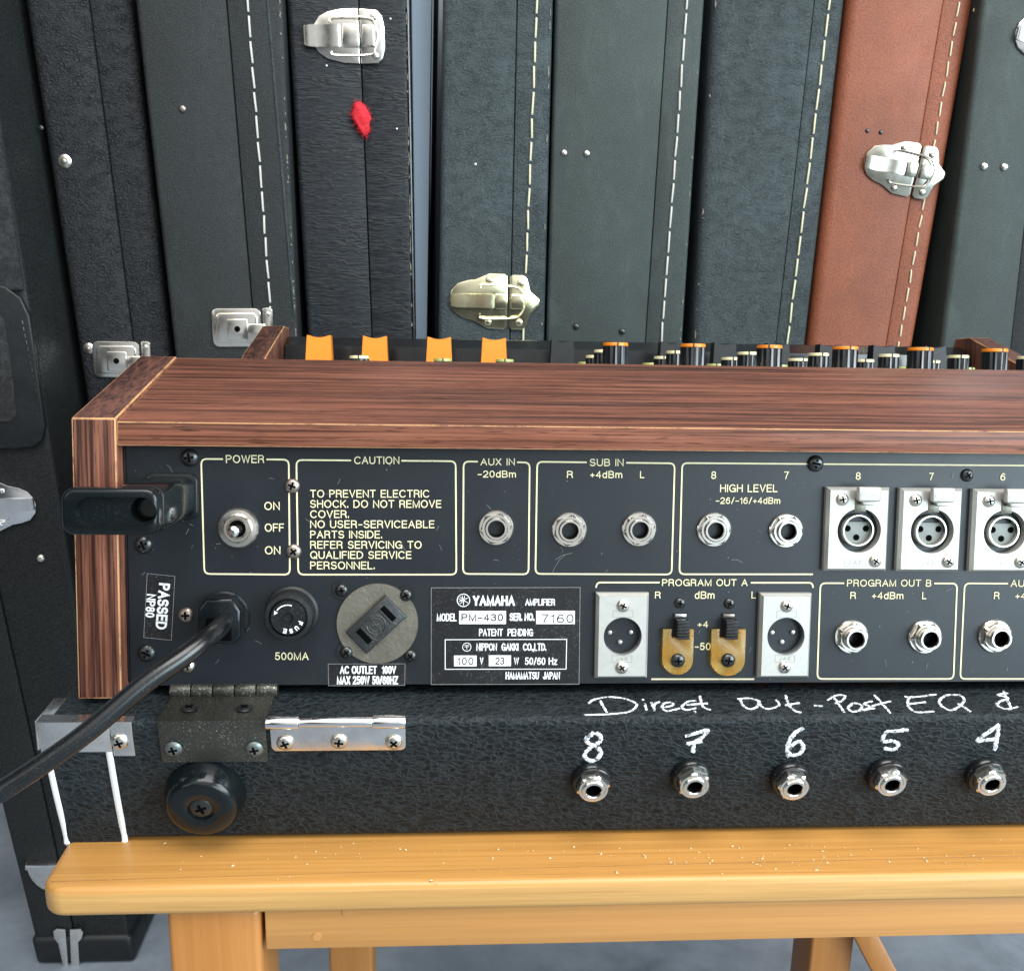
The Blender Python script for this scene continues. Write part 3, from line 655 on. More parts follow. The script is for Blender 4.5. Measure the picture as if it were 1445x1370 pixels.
bm = bmesh.new(); A = onY(1216, 1310, yb-0.004); Bq = onY(1262, 1398, yb-0.012); d = (Bq-A).normalized(); A = A-d*0.03; Bq = A+d*0.36; s_ = Vector((d.z,0,-d.x))*0.0085
hexa(bm, [p-B0 for p in (Bq-s_+V(0,-.008,0), Bq+s_+V(0,-.008,0), Bq+s_+V(0,.008,0), Bq-s_+V(0,.008,0), A-s_+V(0,-.008,0), A+s_+V(0,-.008,0), A+s_+V(0,.008,0), A-s_+V(0,.008,0))], 0.0015, 2)
obj('brace', bm, 'pine_leg', bn)
bm = bmesh.new(); tube(bm, [onZ(x, y, TT+.00002)-B0 for x, y in ((72,1243.5),(500,1231),(960,1219),(1500,1206))], 0.00013, 6); obj('board_joint', bm, 'peg_dark', bn)
bm = bmesh.new()                                            # crumbs and shavings
for k in range(210):
    px = random.choice([random.uniform(200,1440), random.gauss(1000,160), random.gauss(1290,140), random.gauss(700,200)])
    if not 150 < px < 1500: continue
    q = onZ(px, random.triangular(1180,1252,1205), TT+0.0002)
    s0 = random.choice([0.0001,0.00013,0.00016,0.0002,0.00026,0.0004])*random.uniform(0.7,1.2); an = random.uniform(0,PI); e = random.uniform(1,2.6)
    u = V(math.cos(an),math.sin(an),0)*s0*e; v = V(-math.sin(an),math.cos(an),0)*s0
    vs = [bm.verts.new(q+x) for x in (-u-v, u-v*0.6, u*0.8+v, -u*0.9+v*0.8)]; tv = bm.verts.new(q+V(0,0,s0*0.9))
    bm.faces.new(vs)
    for i in range(4): bm.faces.new([vs[i], vs[(i+1) % 4], tv])
cr = obj('wood_crumbs', bm, 'crumb'); cr['kind'] = 'stuff'; cr['label'] = 'pale crumbs and shavings scattered on the pine bench top'; cr['category'] = 'crumbs'

# ================================================================== BLACK CASE UNDER THE CONSOLE
ZR = HC-0.185; Y0 = onZ(800, 1014, ZR).y; AL = math.radians(11); X0, X1 = -0.1535, 0.445; YB = 0.80
HB = ZR-TT-0.0006
def onF(x, y, out=0.0):                                     # photo point on the case's front face
    d = ray(x, y, RG); ta = math.tan(AL)
    # plane: Y = Y0 + (ZR - z) * tan(AL)
    t = (Y0+(ZR-HC)*ta)/(d[1]+d[2]*ta); p = Vector((d[0]*t, d[1]*t, d[2]*t+HC))
    return p+Vector((0,-math.cos(AL),-math.sin(AL)))*out
cs = thing('equipment_case', 'black grained vinyl case with aluminium trim, white handwriting and five jacks, under the mixer', 'equipment case', (0.13, 0.58, TT))
K = Vector((0.13, 0.58, TT))
bm = bmesh.new(); dy = HB*math.tan(AL)
hexa(bm, [p-K for p in (V(X0+.001,Y0+dy,TT+.0006), V(X1,Y0+dy,TT+.0006), V(X1,Y0+dy+.016,TT+.0006), V(X0+.001,Y0+dy+.016,TT+.0006), V(X0,Y0,ZR), V(X1,Y0,ZR), V(X1,Y0+.034,ZR), V(X0,Y0+.034,ZR))], 0.0035, 4)
box(bm, X0+.001-K.x, X0+.016-K.x, Y0+.0345-K.y, YB-K.y, 0.0006, HB, 0.002, 3)
box(bm, X1-.016-K.x, X1-K.x, Y0+.0345-K.y, YB-K.y, 0.0006, HB, 0.002, 3)
box(bm, X0+.0165-K.x, X1-.0165-K.x, YB-.02-K.y, YB-K.y, 0.0006, HB*0.6, 0.002, 3)
box(bm, X0+.0165-K.x, X1-.0165-K.x, Y0+.035-K.y, YB-.0205-K.y, 0.0006, 0.006)
obj('case_body', bm, 'tolex', cs)
FN = V(0,-math.cos(AL),-math.sin(AL))
# aluminium band and white piping
def pipe(xt, yt, xb, yb_, r):
    bm = bmesh.new(); A = onF(xt, yt, 0.0005)-K; Bq = onF(xb, yb_, 0.0005)-K; e = V(0,0.0045,-0.0003)
    tube(bm, catmull([onF(xt-.8, yt-6, -0.002)-K, onF(xt, yt-1, 0.0000)-K, A, A*.5+Bq*.5, Bq+V(0,0,.004), Bq+V(0,.0002,.0004), Bq+V(.0006,.0014,-.0010), Bq+V(.0016,.0032,-.0012)], 4), r, 12, flat=(FN, 0.55)); obj('piping', bm, 'piping', cs)
EP = [onF(x, y)-K for x, y in ((96,1191),(176.5,1191),(153.5,1050),(64,1050))]; bi = V(0,.004,0); pr = V(0,-.0003,0)
bm = bmesh.new(); hexa(bm, [EP[0]+pr, EP[1]+pr, EP[1]+bi, EP[0]+bi, EP[3]+pr, EP[2]+pr, EP[2]+bi, EP[3]+bi], 0.0004, 2)
obj('end_panel', bm, 'tolex', cs)
pipe(153, 1050, 176.5, 1189, 0.0013); pipe(64.5, 1050, 95, 1189, 0.0012)
bm = bmesh.new(); L_ = X0-.0012-K.x; R1 = onF(156,1030).x-K.x; R2 = onF(188,1030).x-K.x; yf = Y0-.0012-K.y; hz = HB
def sheet(x0, x1, drop, back):                              # an angle strip over the front top corner
    dd = drop*math.tan(AL)
    P = [(yf+dd, hz-drop),(yf, hz+.0012),(yf+back, hz+.0012),(yf+back, hz-.0005),(yf+.0015, hz-.001),(yf+dd+.0015, hz-drop)]
    prism(bm, P, x0, x1, 'yz', 0.0004, 2)
sheet(L_, R1, 0.0125, 0.0065); sheet(R1+.0001, R2, 0.0145, 0.0050)
box(bm, L_+.0002, L_+.0045, yf+.0066, yf+.0215, hz-.0005, hz+.0011, 0.0005)
box(bm, L_-.0006, L_+.0001, yf+.0012, yf+.0215, hz-.0110, hz+.0011, 0.0003)
ct = obj('corner_trim', bm, 'chrome_dull', cs)
add_screw(ct, onF(170,1043,0.0012)-K, 0.0034, 0.0016, 'screw_steel', 0.3, rot=(AL,0,0))
# dusty black hinge
hx0 = onF(224,1040).x-K.x; hx1 = onF(377,1040).x-K.x
bm = bmesh.new(); yf2 = Y0-.0010-K.y; dr = ZR-onF(300,1071).z; dd = dr*math.tan(AL)
prism(bm, [(yf2+dd, hz-dr),(yf2, hz+.0014),(yf2+.0215, hz+.0014),(yf2+.0215, hz-.0003),(yf2+.0014, hz-.0003),(yf2+dd+.0014, hz-dr)], hx0, hx1, 'yz', 0.0006, 2)
hg = obj('hinge', bm, 'hinge_black', cs)
bx0 = onZ(233,980,ZR+.004).x-K.x; bx1 = onZ(388,980,ZR+.004).x-K.x; bm = bmesh.new(); n = 5
for i in range(n):
    w_ = (bx1-bx0)/n; x0 = bx0+w_*i+.0002; x1 = bx0+w_*(i+1)-.0002
    prism(bm, [(yf2+.0235+.0029*math.cos(t), hz+.0028+.0029*math.sin(t)) for t in [2*PI*k/18 for k in range(18)]], x0, x1, 'yz', 0.0003)
obj('knuckle', bm, 'hinge_black', hg)
for x, y in ((246,1053),(360,1053)): add_screw(hg, onF(x, y, 0.0012)-K, 0.0034, 0.0016, 'screw_grey', 0.2, rot=(AL,0,0))
for x, y in ((267,999),(345,999)): add_screw(hg, onZ(x, y, ZR+.0014)-K, 0.0032, 0.0008, 'screw_black', 0.9, rot=(-PI/2,0,0))
# bright lid hinge leaf
bm = bmesh.new(); A = onF(384,1057); Bq = onF(573,1057); T = onF(384,1016)
x0, x1 = A.x-K.x, Bq.x-K.x; z0 = A.z-K.z; hgt = (T-A).length
pl = rrect(x0, x1, 0, hgt, 0.0022)
prism(bm, pl, -0.0013, 0.0004, 'xz', 0.0004)
hl = obj('lid_hinge_leaf', bm, 'chrome_dull', cs, (0, A.y-K.y, z0), (AL,0,0)); ya_ = 0
bm = bmesh.new()
for u0, u1, rr in ((0.0,0.235,.0026),(0.237,0.765,.0019),(0.767,1.0,.0026)):
    prism(bm, [(-.0012+rr*math.cos(t), hgt+rr*math.sin(t)-.0002) for t in [2*PI*k/18 for k in range(18)]], x0-.0012+(x1-x0+.0012)*u0, x0-.0012+(x1-x0+.0012)*u1, 'yz', 0.0002)
obj('knuckle', bm, 'chrome', hl)
for x, y in ((403,1044),(479,1042),(556,1043)):
    q = onF(x, y); add_screw(hl, (q.x-K.x, -0.0013, (q-A).length*0+ (q.z-A.z)/math.cos(AL)), 0.0034, 0.0017, 'screw_steel', rot=(0,0,0))
# rubber foot
bm = bmesh.new(); q = onF(291,1117); R0 = (onF(348,1117)-q).length
lathe(bm, [(R0,-.001),(R0*1.0,.0008),(R0*.985,.0022),(R0*.94,.0046),(R0*.88,.0078),(R0*.83,.0094),(R0*.75,.0102),(R0*.60,.0105),(R0*.38,.0104),(R0*.33,.0100),(R0*.32,.0090),(0,.0090)], 48)
ft = obj('rubber_foot', bm, 'rubber', cs, q-K, (AL,0,0))
add_screw(ft, (0,-.0090,0), R0*.28, .0010, 'screw_black', 0.4)
# five jacks
def jack_parts(parent, loc, rot, hexa_, wr, nr, br, nut_h, proud, hole, wmat, nmat, washer_h=0.0016, name='jack_socket'):
    b = bmesh.new(); lathe(b, [(br,0),(br,proud-.0004),(br-.0004,proud),(hole+.0003,proud),(hole,proud-.0004),(hole,-.012)], 28)
    j = obj(name, b, nmat, parent, loc, rot)
    b = bmesh.new(); lathe(b, [(br*.98,washer_h),(wr-.0004,washer_h),(wr,washer_h-.0005),(wr,0)], 32); obj('washer', b, wmat, j)
    b = bmesh.new(); n_ = 48; hx = []
    for i in range(n_):
        t = 2*PI*i/n_; k6 = ((t+PI/6) % (PI/3))-PI/6 if False else (t % (PI/3))-PI/6
        hx.append((t+hexa_, nr*math.cos(PI/6)/math.cos(k6)))
    loops = []
    for fr, yy in ((None,-washer_h),(None,-washer_h-nut_h+.0007),('c',-washer_h-nut_h),('i',-washer_h-nut_h),('i',-washer_h-nut_h*.4)):
        L = []
        for t, r in hx:
            if fr is None: q = r
            elif fr == 'c': q = min(r, nr*math.cos(PI/6)*.985)
            else: q = br*1.02
            L.append(b.verts.new((q*math.cos(t), yy, q*math.sin(t))))
        loops.append(L)
    for A_, B2 in zip(loops, loops[1:]):
        for i in range(n_): k = (i+1) % n_; b.faces.new([A_[i], A_[k], B2[k], B2[i]])
    obj('nut', b, nmat, j, ang=25)
    b = bmesh.new(); lathe(b, [(hole-.00008,-.0118),(hole-.00008,proud-.0010)], 24)
    lathe(b, [(hole,-.0115),(0,-.0115)], 24); obj('bore', b, 'hollow_shade', j, ang=80)
    return j
for k, (x, y) in enumerate(((834.5,1098),(975,1093),(1114,1096),(1249.5,1090.5),(1388.5,1090))):
    q = onF(x, y)
    b = bmesh.new(); lathe(b, [(.0084,-.001),(.0084,.0012),(.0078,.0030),(.0066,.0040),(.0060,.0040)], 32)
    j = jack_parts(cs, q-K, (AL,0,0), 0.25+k*0.37, .0079, .0068, .0047, .0030, .0078, .0030, 'black', 'nickel_bright', .0040)
    obj('grommet', b, 'black', j)
# handwriting
hand_top = [
 [(215,180),(255,155),(340,142),(440,155),(490,176),(505,192),(470,225),(400,240),(280,248),(185,250)],[(285,165),(302,200),(325,235)],
 [(550,180),(562,222)],[(540,158),(543,162)],[(590,175),(602,200),(610,225)],[(602,200),(618,180),(640,172)],
 [(650,205),(700,198),(722,184),(700,174),(665,182),(655,205),(685,226),(760,210)],[(860,165),(810,170),(775,200),(800,220),(862,208)],[(845,225),(855,236)],
 [(880,138),(892,180),(905,205),(945,220)],[(800,190),(930,180)],
 [(1105,155),(1170,150),(1230,165),(1225,200),(1180,215),(1140,192),(1125,160)],[(1235,165),(1248,195),(1285,214),(1340,202),(1358,185),(1340,160)]]
hand_top2 = [[(35,130),(55,185),(85,220),(128,233)],[(30,190),(115,175)],[(205,190),(255,195)],
 [(320,140),(350,185),(380,230)],[(283,160),(330,132),(384,132),(372,160),(330,180)],[(432,175),(405,205),(430,227),(475,215),(482,188),(440,176)],
 [(545,165),(500,180),(535,200),(490,218),(562,205)],[(562,130),(610,185),(655,235)],[(540,195),(655,165)],
 [(740,138),(800,140),(925,125)],[(768,140),(756,180),(790,225),(850,230),(915,224)],[(760,182),(860,170)],
 [(1060,128),(980,132),(942,168),(975,205),(1020,218),(1080,180),(1088,148),(1060,126)],[(1055,180),(1130,227)],
 [(1345,118),(1290,128),(1350,146),(1298,168),(1288,190),(1340,212),(1408,198)],[(1322,104),(1345,160),(1368,212)]]
bm = bmesh.new()
def scrawl(strokes, ox, oy, sc, plane, r, nrm):
    for st in strokes:
        P = []
        for x, y in st:
            q = plane(ox+x/sc, oy+y/sc)
            P.append(q-K+nrm*0.0001)
        Q = catmull(P, 7)
        rr = [r*(0.72+0.5*random.random()) for _ in Q]
        Q = [p+Vector((random.gauss(0,.00012), 0, 0)) for p in Q]
        tube(bm, Q, rr, 8, flat=(nrm, 0.45))
topz = lambda x, y: onZ(x, y, ZR)
scrawl(hand_top, 780, 950, 4.25, topz, 0.00054, V(0,0,1)); scrawl(hand_top2, 1100, 950, 4.188, topz, 0.00056, V(0,0,1))
d8 = [[(250,352),(208,385),(205,408),(240,432),(280,408),(284,375),(255,354)],[(240,432),(192,480),(200,508),(235,524),(278,500),(284,465),(262,440)]]
d7 = [[(795,375),(860,358),(925,340),(895,382),(850,410),(805,425)],[(805,422),(900,405)],[(842,420),(840,470)]]
d6 = [[(142,320),(85,355),(52,410),(45,450),(62,480),(110,476),(140,440),(125,405),(92,408),(58,440)],[(60,470),(42,492)]]
d5 = [[(757,333),(690,340),(632,346),(608,400),(660,398),(694,412),(694,435),(662,450),(615,440)]]
d4 = [[(1296,300),(1235,345),(1170,394),(1225,392),(1292,385)],[(1294,302),(1285,370),(1270,452)]]
scrawl(d8+d7, 780, 950, 4.25, onF, 0.00092, FN); scrawl(d6+d5+d4, 1100, 950, 4.188, onF, 0.00092, FN)
obj('handwriting', bm, 'chalk', cs, ang=80)
# loose wires just inside the rim
for k, (x0, x1, mt) in enumerate(((1050,1080,'red_wire'),(1072,1096,'blue_wire'),(1098,1124,'red_wire'))):
    bm = bmesh.new(); A = onZ(x0-8, 969, ZR-.001)-K; Bq = onZ(x1+8, 973, ZR-.001)-K
    A.y += .012; Bq.y += .008
    tube(bm, catmull([A+V(-.03,.05,-.02), A, (A+Bq)/2+V(0,0,.0016), Bq, Bq+V(.03,.04,-.02)], 6), 0.0007, 8); obj('wire', bm, mt, cs)

# ================================================================== MIXING CONSOLE (built in its own leaning frame)
mx = thing('mixing_console', 'vintage mixing console in rosewood laminate, black rear connector panel facing the viewer', 'mixing console', p2g(0,0,-VB), (-TAU,0,0))
WF = 0.008                                                  # the wooden frame stands proud of the panel
uL0 = pan(103,700,WF).x; uL1 = pan(165.5,700,WF).x; uR0 = 0.420; uR1 = uR0+(uL1-uL0)
zlip = pan(140,590,WF).z; zst0 = pan(700,634,WF).z; zst1 = pan(700,601,WF).z; zct = pan(240,503,-0.082).z; zbot = pan(140,986,WF).z
ZO = VB                                                     # eye level in console z
rows = {}
cheek = [(-WF,zbot),(-WF,zlip),(0.082,zct),(0.094,zct-.004),(0.12,ZO+.006),(0.25,ZO-.004),(0.325,ZO+.026),(0.402,ZO+.0505),(0.425,ZO+.0505),(0.437,ZO+.03),(0.437,zbot+.437*math.tan(TAU))]
for x0, x1 in ((uL0,uL1),(uR0,uR1)):
    bm = bmesh.new(); prism(bm, cheek, x0, x1, 'yz', 0.0006, 2, bevmat=1)
    o = obj('side_panel', bm, ['rose_z','worn','rose_y'], mx)
    for p in o.data.polygons:
        if p.material_index == 0 and p.normal.z > 0.55: p.material_index = 2
bm = bmesh.new(); prism(bm, [(-WF+.0006,zst0),(-WF+.0006,zst1),(0.0815,zct-.0006),(0.090,zct-.0025),(0.090,zct-.010),(0.006,zst0+.001)], uL1+.0002, uR0-.0002, 'yz', 0.00035, 2, bevmat=1)
obj('top_board', bm, ['rose_x','worn'], mx)
# rear panel with real holes
zp0 = 0.0; zp1 = zst0+.004; pl0 = pan(181,800).x
bm = bmesh.new(); box(bm, pl0, uR0-.004, 0, .002, zp0, zp1)
rp = obj('rear_panel', bm, 'panel', mx)
bm = bmesh.new(); box(bm, uL1-.001, pl0-.0002, .0015, .006, zp0, zp1); box(bm, uL1+.0006, pl0-.0003, -.0005, .0014, zp0+.002, zp1-.002, .0004); obj('side_lip', bm, 'black_matte', mx)
bm = bmesh.new(); box(bm, uL1+.0005, uR0-.0005, .0165, .0185, .001, zst0+.002); box(bm, uL1+.0005, uR0-.0005, .0022, .0162, .001, .0025); obj('light_block', bm, 'hollow_shade', mx)  # unseen sheets added behind the panel to block light
# cutters
cut = bmesh.new()
def hole(x, y, r, w=0.0):
    c = pan(x, y, w); prism(cut, [(c.x+p[0], c.z+p[1]) for p in ngon(32, r)], -.01, .01, 'xz')
JK = [(699.8,744.7,0.2),(803,747.5,0.35),(901.3,746.5,0.25),(1007,747.2,0.06),(1108.5,748.5,0.06)]
JL = [(1201,898,0.5),(1304.4,898,0.05),(1403,897,0.45)]
JX = [(1505,897,0.3)]
XF = [(1208,746.5),(1310.7,747.5),(1413,748.5),(1516,749.5)]
XM = [(877.7,897),(1107.6,897)]
for x, y, a_ in JK+JL+JX: hole(x, y, .0050)
for x, y in XM: hole(x, y, .0084)
for x, y in XF: hole(x, y, .0100)
co_ = obj('cutter', cut, 'hollow_shade', None)
md = rp.modifiers.new('holes', 'BOOLEAN'); md.operation = 'DIFFERENCE'; md.solver = 'EXACT'; md.object = co_
dg = bpy.context.evaluated_depsgraph_get(); dg.update()
me2 = bpy.data.meshes.new_from_object(rp.evaluated_get(dg)); rp.modifiers.clear(); rp.data = me2
while len(rp.data.materials) > 1: rp.data.materials.pop()
for p in rp.data.polygons: p.use_smooth = False; p.material_index = 0
bpy.data.objects.remove(co_)
# silk-screened legend
bm = bmesh.new(); LW = 0.00062; PW = 0.00022
def P2(x, y): q = pan(x, y); return (q.x, q.z)
def corner_path(pts, r=0.0022, k=4):
    out = []
    n = len(pts)
    for i, p in enumerate(pts):
        p = Vector(p)
        if i in (0, n-1): out.append(p); continue
        a_ = (Vector(pts[i-1])-p).normalized(); b2 = (Vector(pts[i+1])-p).normalized()
        s0, s1 = p+a_*r, p+b2*r
        for j in range(k+1):
            t = j/k; out.append(s0*(1-t)**2+p*2*t*(1-t)+s1*t*t)
    return out
def frame(tl, tr, br, bl, g0=None, g1=None):
    if g0 is None: return
    ty = lambda x: tl[1]+(tr[1]-tl[1])*(x-tl[0])/(tr[0]-tl[0])
    ribbon(bm, corner_path([P2(g1, ty(g1)), P2(*tr), P2(*br), P2(*bl), P2(*tl), P2(g0, ty(g0))]), LW, PW)
frame((284,647.5),(407.6,648.5),(409.2,810.5),(288.6,809.5), 315, 376)
frame((418.3,649),(643,650.7),(644,810.5),(421,810.5), 495.4, 566.4)
frame((654.2,651),(747.4,652.5),(745.8,810),(653.4,809.5), 674.3, 729.7)
frame((758,651.5),(952,653.7),(947.6,810.3),(755.5,809.5), 827.8, 883.6)
frame((1157.5,822.5),(1350.3,823),(1345.2,957.5),(1153,957.5), 1191, 1318)
frame((1361,822.8),(1556,824),(1548,957.5),(1354.6,957.5), 1422, 1496)
ribbon(bm, corner_path([P2(1600,658), P2(962.5,653.3), P2(958.5,810), P2(1147,810)]), LW, PW)
ribbon(bm, corner_path([P2(841,829), P2(842.5,821.6), P2(930.6,821.6)], .0014), LW, PW)
ribbon(bm, corner_path([P2(1059.3,822), P2(1146,822), P2(1147,829)], .0014), LW, PW)
ribbon(bm, [P2(919,957.8), P2(1064,957.8)], LW, PW)
B_ = -0.004
for s_t in [('POWER',319,373,642,653.3),('ON',373.2,395,708,719.5),('OFF',373.8,401,738.5,750),('ON',374,396,770.4,782),
  ('CAUTION',499.9,563.7,644,654.8),('TO PREVENT ELECTRIC',437.8,606,691,702),('SHOCK. DO NOT REMOVE',437.8,622.7,705.4,716.4),('COVER.',437.8,492.7,719.8,730.8),
  ('NO USER-SERVICEABLE',437.8,613,734,745),('PARTS INSIDE.',437.8,539.4,748.5,759.5),('REFER SERVICING TO',437.8,595,763,774),('QUALIFIED SERVICE',437.8,580.5,777.3,788.3),('PERSONNEL.',437.8,529,792,803),
  ('AUX IN',678,726.4,646.6,656.6),('-20dBm',674,728,664,673.7),('SUB IN',832,879.8,647.3,657.7),('R',799.9,808.3,664.3,674.3),('+4dBm',832.6,878,664.5,674.5),('L',902.9,909,664.5,674.5),
  ('8',1003.2,1010.3,665,675.7),('7',1106,1112.6,665.2,675.9),('HIGH LEVEL',1015.7,1096.8,683.3,694.3),('-26/-16/+4dBm',1009.7,1100.6,701.6,710.8),
  ('8',1207,1214,666.3,676.8),('7',1310.5,1316.8,667,677.5),('6',1411,1418,667.5,678),('5',1513,1520,668,678.5),
  ('500MA',388,435.7,920,930.8),('PROGRAM OUT A',934,1054.6,816.8,826.6),('R',924,932,834.4,844),('dBm',980,1008,834,844.5),('L',1060,1066,834.4,844),
  ('+4',984,998.8,876,885),('-50',980,1002.4,906.6,916.8),('PROGRAM OUT B',1194.7,1313.6,817.4,827.3),('R',1199.3,1207.4,834.9,844.7),('+4dBm',1229.8,1274.3,835,845),('L',1300.7,1306.6,835,845),
  ('AUX OUT',1425.4,1492,817.8,827.8),('R',1401.9,1409.7,835,845),('+4dBm',1432,1476,835.3,845.3),('L',1502,1508,835.3,845.3)]:
    wpx(bm, *s_t, PW+.00006, off=B_)
obj('printed_legend', bm, 'print', rp, keep=True)

bm = bmesh.new()
def mark(x, y, L, an, bend=0.3):
    P = []
    for k in range(7):
        t = k/6-.5; P.append(Vector(P2(x+L*(t*math.cos(an)-bend*t*t*math.sin(an))+random.gauss(0,L*.02), y+L*(t*math.sin(an)+bend*t*t*math.cos(an))+random.gauss(0,L*.02))))
    ribbon(bm, P, random.uniform(.00006,.00016), PW+.0001+random.random()*.00003)
for x, y, L, an in ((786,795,34,-1.0),(795,783,26,-.35),(690,1010-295,9,.8),(618,745,7,2.0),(622,772,10,1.2),(365,905,12,.4),(240,660,14,.9),(1040,790,16,.2),(1250,935,10,1.4),(700,790,8,.1),(905,862,12,2.2),(560,700,8,.9)): mark(x, y, L, an)
for k in range(46): mark(random.uniform(195,1430), random.uniform(655,955), random.uniform(3,9), random.uniform(0,PI), random.uniform(-.6,.6))
for k in range(110):
    q = P2(random.uniform(190,1440), random.uniform(650,962)); r = random.choice((.00012,.00016,.0002,.0003)); 
    f = bm.faces.new([bm.verts.new((q[0]+r*c0*random.uniform(.6,1.2), -PW-.00014-.000001*k, q[1]+r*s0*random.uniform(.6,1.2))) for c0, s0 in ngon(5, 1.0, random.random())])
o = obj('scratches', bm, 'scratch', rp, keep=True); o['kind'] = 'stuff'

# jacks on the panel
for k, (x, y, a_) in enumerate(JK+JL+JX):
    low = y > 850
    jack_parts(mx, pan(x, y), (0,0,0), a_, .0071, .0066, .0046, .0018 if not low else .0022, .0042 if not low else .0062, .0032, 'nickel', 'nickel', .0012)
# plates with a round opening
def plate_hole(w, h, cx, cz, r, th, bev, deep, n=48):
    bm = bmesh.new(); cor = [math.atan2(s*h/2-cz, q*w/2-cx) for s in (1,-1) for q in (1,-1)]
    A = sorted([2*PI*i/n-PI for i in range(n)]+cor); ring = []; rect = []
    def hit(a_, W_, H_):
        c, s = math.cos(a_), math.sin(a_); t = 1e9
        if c > 1e-9: t = min(t, (W_/2-cx)/c)
        if c < -1e-9: t = min(t, (-W_/2-cx)/c)
        if s > 1e-9: t = min(t, (H_/2-cz)/s)
        if s < -1e-9: t = min(t, (-H_/2-cz)/s)
        return (cx+c*t, cz+s*t)
    L = []
    W1, H1 = w-2*bev, h-2*bev
    cor1 = [math.atan2(s*H1/2-cz, q*W1/2-cx) for s in (1,-1) for q in (1,-1)]
    A = sorted([2*PI*i/n-PI for i in range(n)]+cor1)
    inr = [hit(a_, W1, H1) for a_ in A]
    def outp(p):                                            # the same point pushed out to the foot of the bevel
        return (p[0]*w/W1, p[1]*h/H1)
    r0 = [bm.verts.new((cx+r*math.cos(a_), deep, cz+r*math.sin(a_))) for a_ in A]
    r1 = [bm.verts.new((cx+r*math.cos(a_), -th, cz+r*math.sin(a_))) for a_ in A]
    r2 = [bm.verts.new((p[0], -th, p[1])) for p in inr]
    r3 = [bm.verts.new((*(lambda q: (q[0], -th+bev*1.6, q[1]))(outp(p)),)) for p in inr]
    r4 = [bm.verts.new((v.co.x, 0, v.co.z)) for v in r3]
    for a_, b2 in ((r0,r1),(r1,r2),(r2,r3),(r3,r4)):
        for i in range(len(A)):
            j = (i+1) % len(A); bm.faces.new([a_[i], a_[j], b2[j], b2[i]])
    return bm
def ppx(dx, dy, s=0.000273): return (dx*s, -dy*s)           # offsets in photo pixels on the raised plates
# female three-pin sockets
tp0 = None
for k, (x, y) in enumerate(XF):
    c = pan(x, y, .002); c = V(c.x, 0, c.z)
    if tp0 is None:
        w, h = ppx(96,0)[0], ppx(126,0)[0]
        pt = obj('xlr_socket', plate_hole(w, h, ppx(2,0)[0], ppx(0,1.5)[1], .0091, .0040, .0011, .006), 'zinc', mx, c, ang=25)
        cx_, cz_ = ppx(2,1.5)
        b = bmesh.new(); lathe(b, [(.0091,-.0055),(0,-.0055)], 32, (cx_,0,cz_)); obj('socket_well', b, 'hollow_shade', pt)
        b = bmesh.new(); lathe(b, [(.0068,-.005),(.0068,.0028),(.0064,.0034),(.0059,.0034),(.0057,.0029),(.0057,-.004)], 40, (cx_,0,cz_)); obj('barrel', b, 'nickel', pt)
        b = bmesh.new(); P = [p for p in ngon(48,.0056)]; P = [(p[0], min(p[1], .0033)) for p in P]; prism(b, [(p[0]+cx_, p[1]+cz_) for p in P], -.0012, .003, 'xz', .0002); ins = obj('insert', b, 'insert', pt)
        for dx, dz in ((-.0038,.0006),(.0039,.0006),(0,-.0031)):
            b = bmesh.new(); lathe(b, [(.0013,.00135),(.0013,.00125),(0,.00125)], 18); lathe(b, [(.0013,.00125),(0,.00130)], 18); obj('contact_hole', b, 'hollow_shade', ins, (cx_+dx, 0, cz_+dz))
        b = bmesh.new(); box(b, cx_-.0024, cx_+.0024, -.00405, -.0036, cz_+.0078, cz_+.0135, .0001); obj('tab_slot_shade', b, 'outlet_plate', pt)  # darker box laid on the plate, the slot's shade put into its colour
        tx, tz = ppx(9,-54.5); b = bmesh.new(); prism(b, rrect(tx-.0047, tx+.0047, tz-.0029, tz+.0030, .0009)[::-1], -.0086, -.0058, 'xz', .0006, 3)
        prism(b, [(tx-.0030,tz-.0028),(tx+.0030,tz-.0028),(tx+.0022,tz-.0046),(tx-.0022,tz-.0046)], -.0078, -.0050, 'xz', .0004)
        box(b, tx-.0024, tx+.0024, -.006, -.0037, tz-.0030, tz+.001)
        tb = obj('release_tab', b, 'zinc', pt)
        b = bmesh.new(); write(b, 'PUSH', (tx-.0038, tz-.0014), (tx+.0038, tz-.0014), .0026, .00864, off=-.01); ribbon(b, [Vector(p) for p in rrect(tx-.0042,tx+.0042,tz-.0023,tz+.0023,.0004)], .00018, .00864, closed=True); obj('embossing_shade', b, 'emboss_shade', tb, keep=True)
        b = bmesh.new(); jx, jz = ppx(-2,50); write(b, 'JAE', (jx-.0030, jz-.0009), (jx+.0032, jz-.0009), .0019, .00406, off=-.005, space=1.8)
        ribbon(b, [Vector(p) for p in rrect(jx-.0046,jx+.0046,jz-.0017,jz+.0017,.0002)], .00018, .00406, closed=True)
        mx_, mz_ = ppx(34,-50); ribbon(b, [Vector(p) for p in rrect(mx_-.0042,mx_+.0022,mz_-.0015,mz_+.0015,.0002)], .00018, .00406, closed=True)
        obj('embossing_shade', b, 'emboss_shade', pt, keep=True)
        for q in (ppx(-26,-45.5), ppx(28.5,47)): add_screw(pt, (q[0], -.0040, q[1]), .0026, .0013, 'screw_steel')
        flat(pt); tp0 = pt
    else: share_root = share(tp0, mx, c)
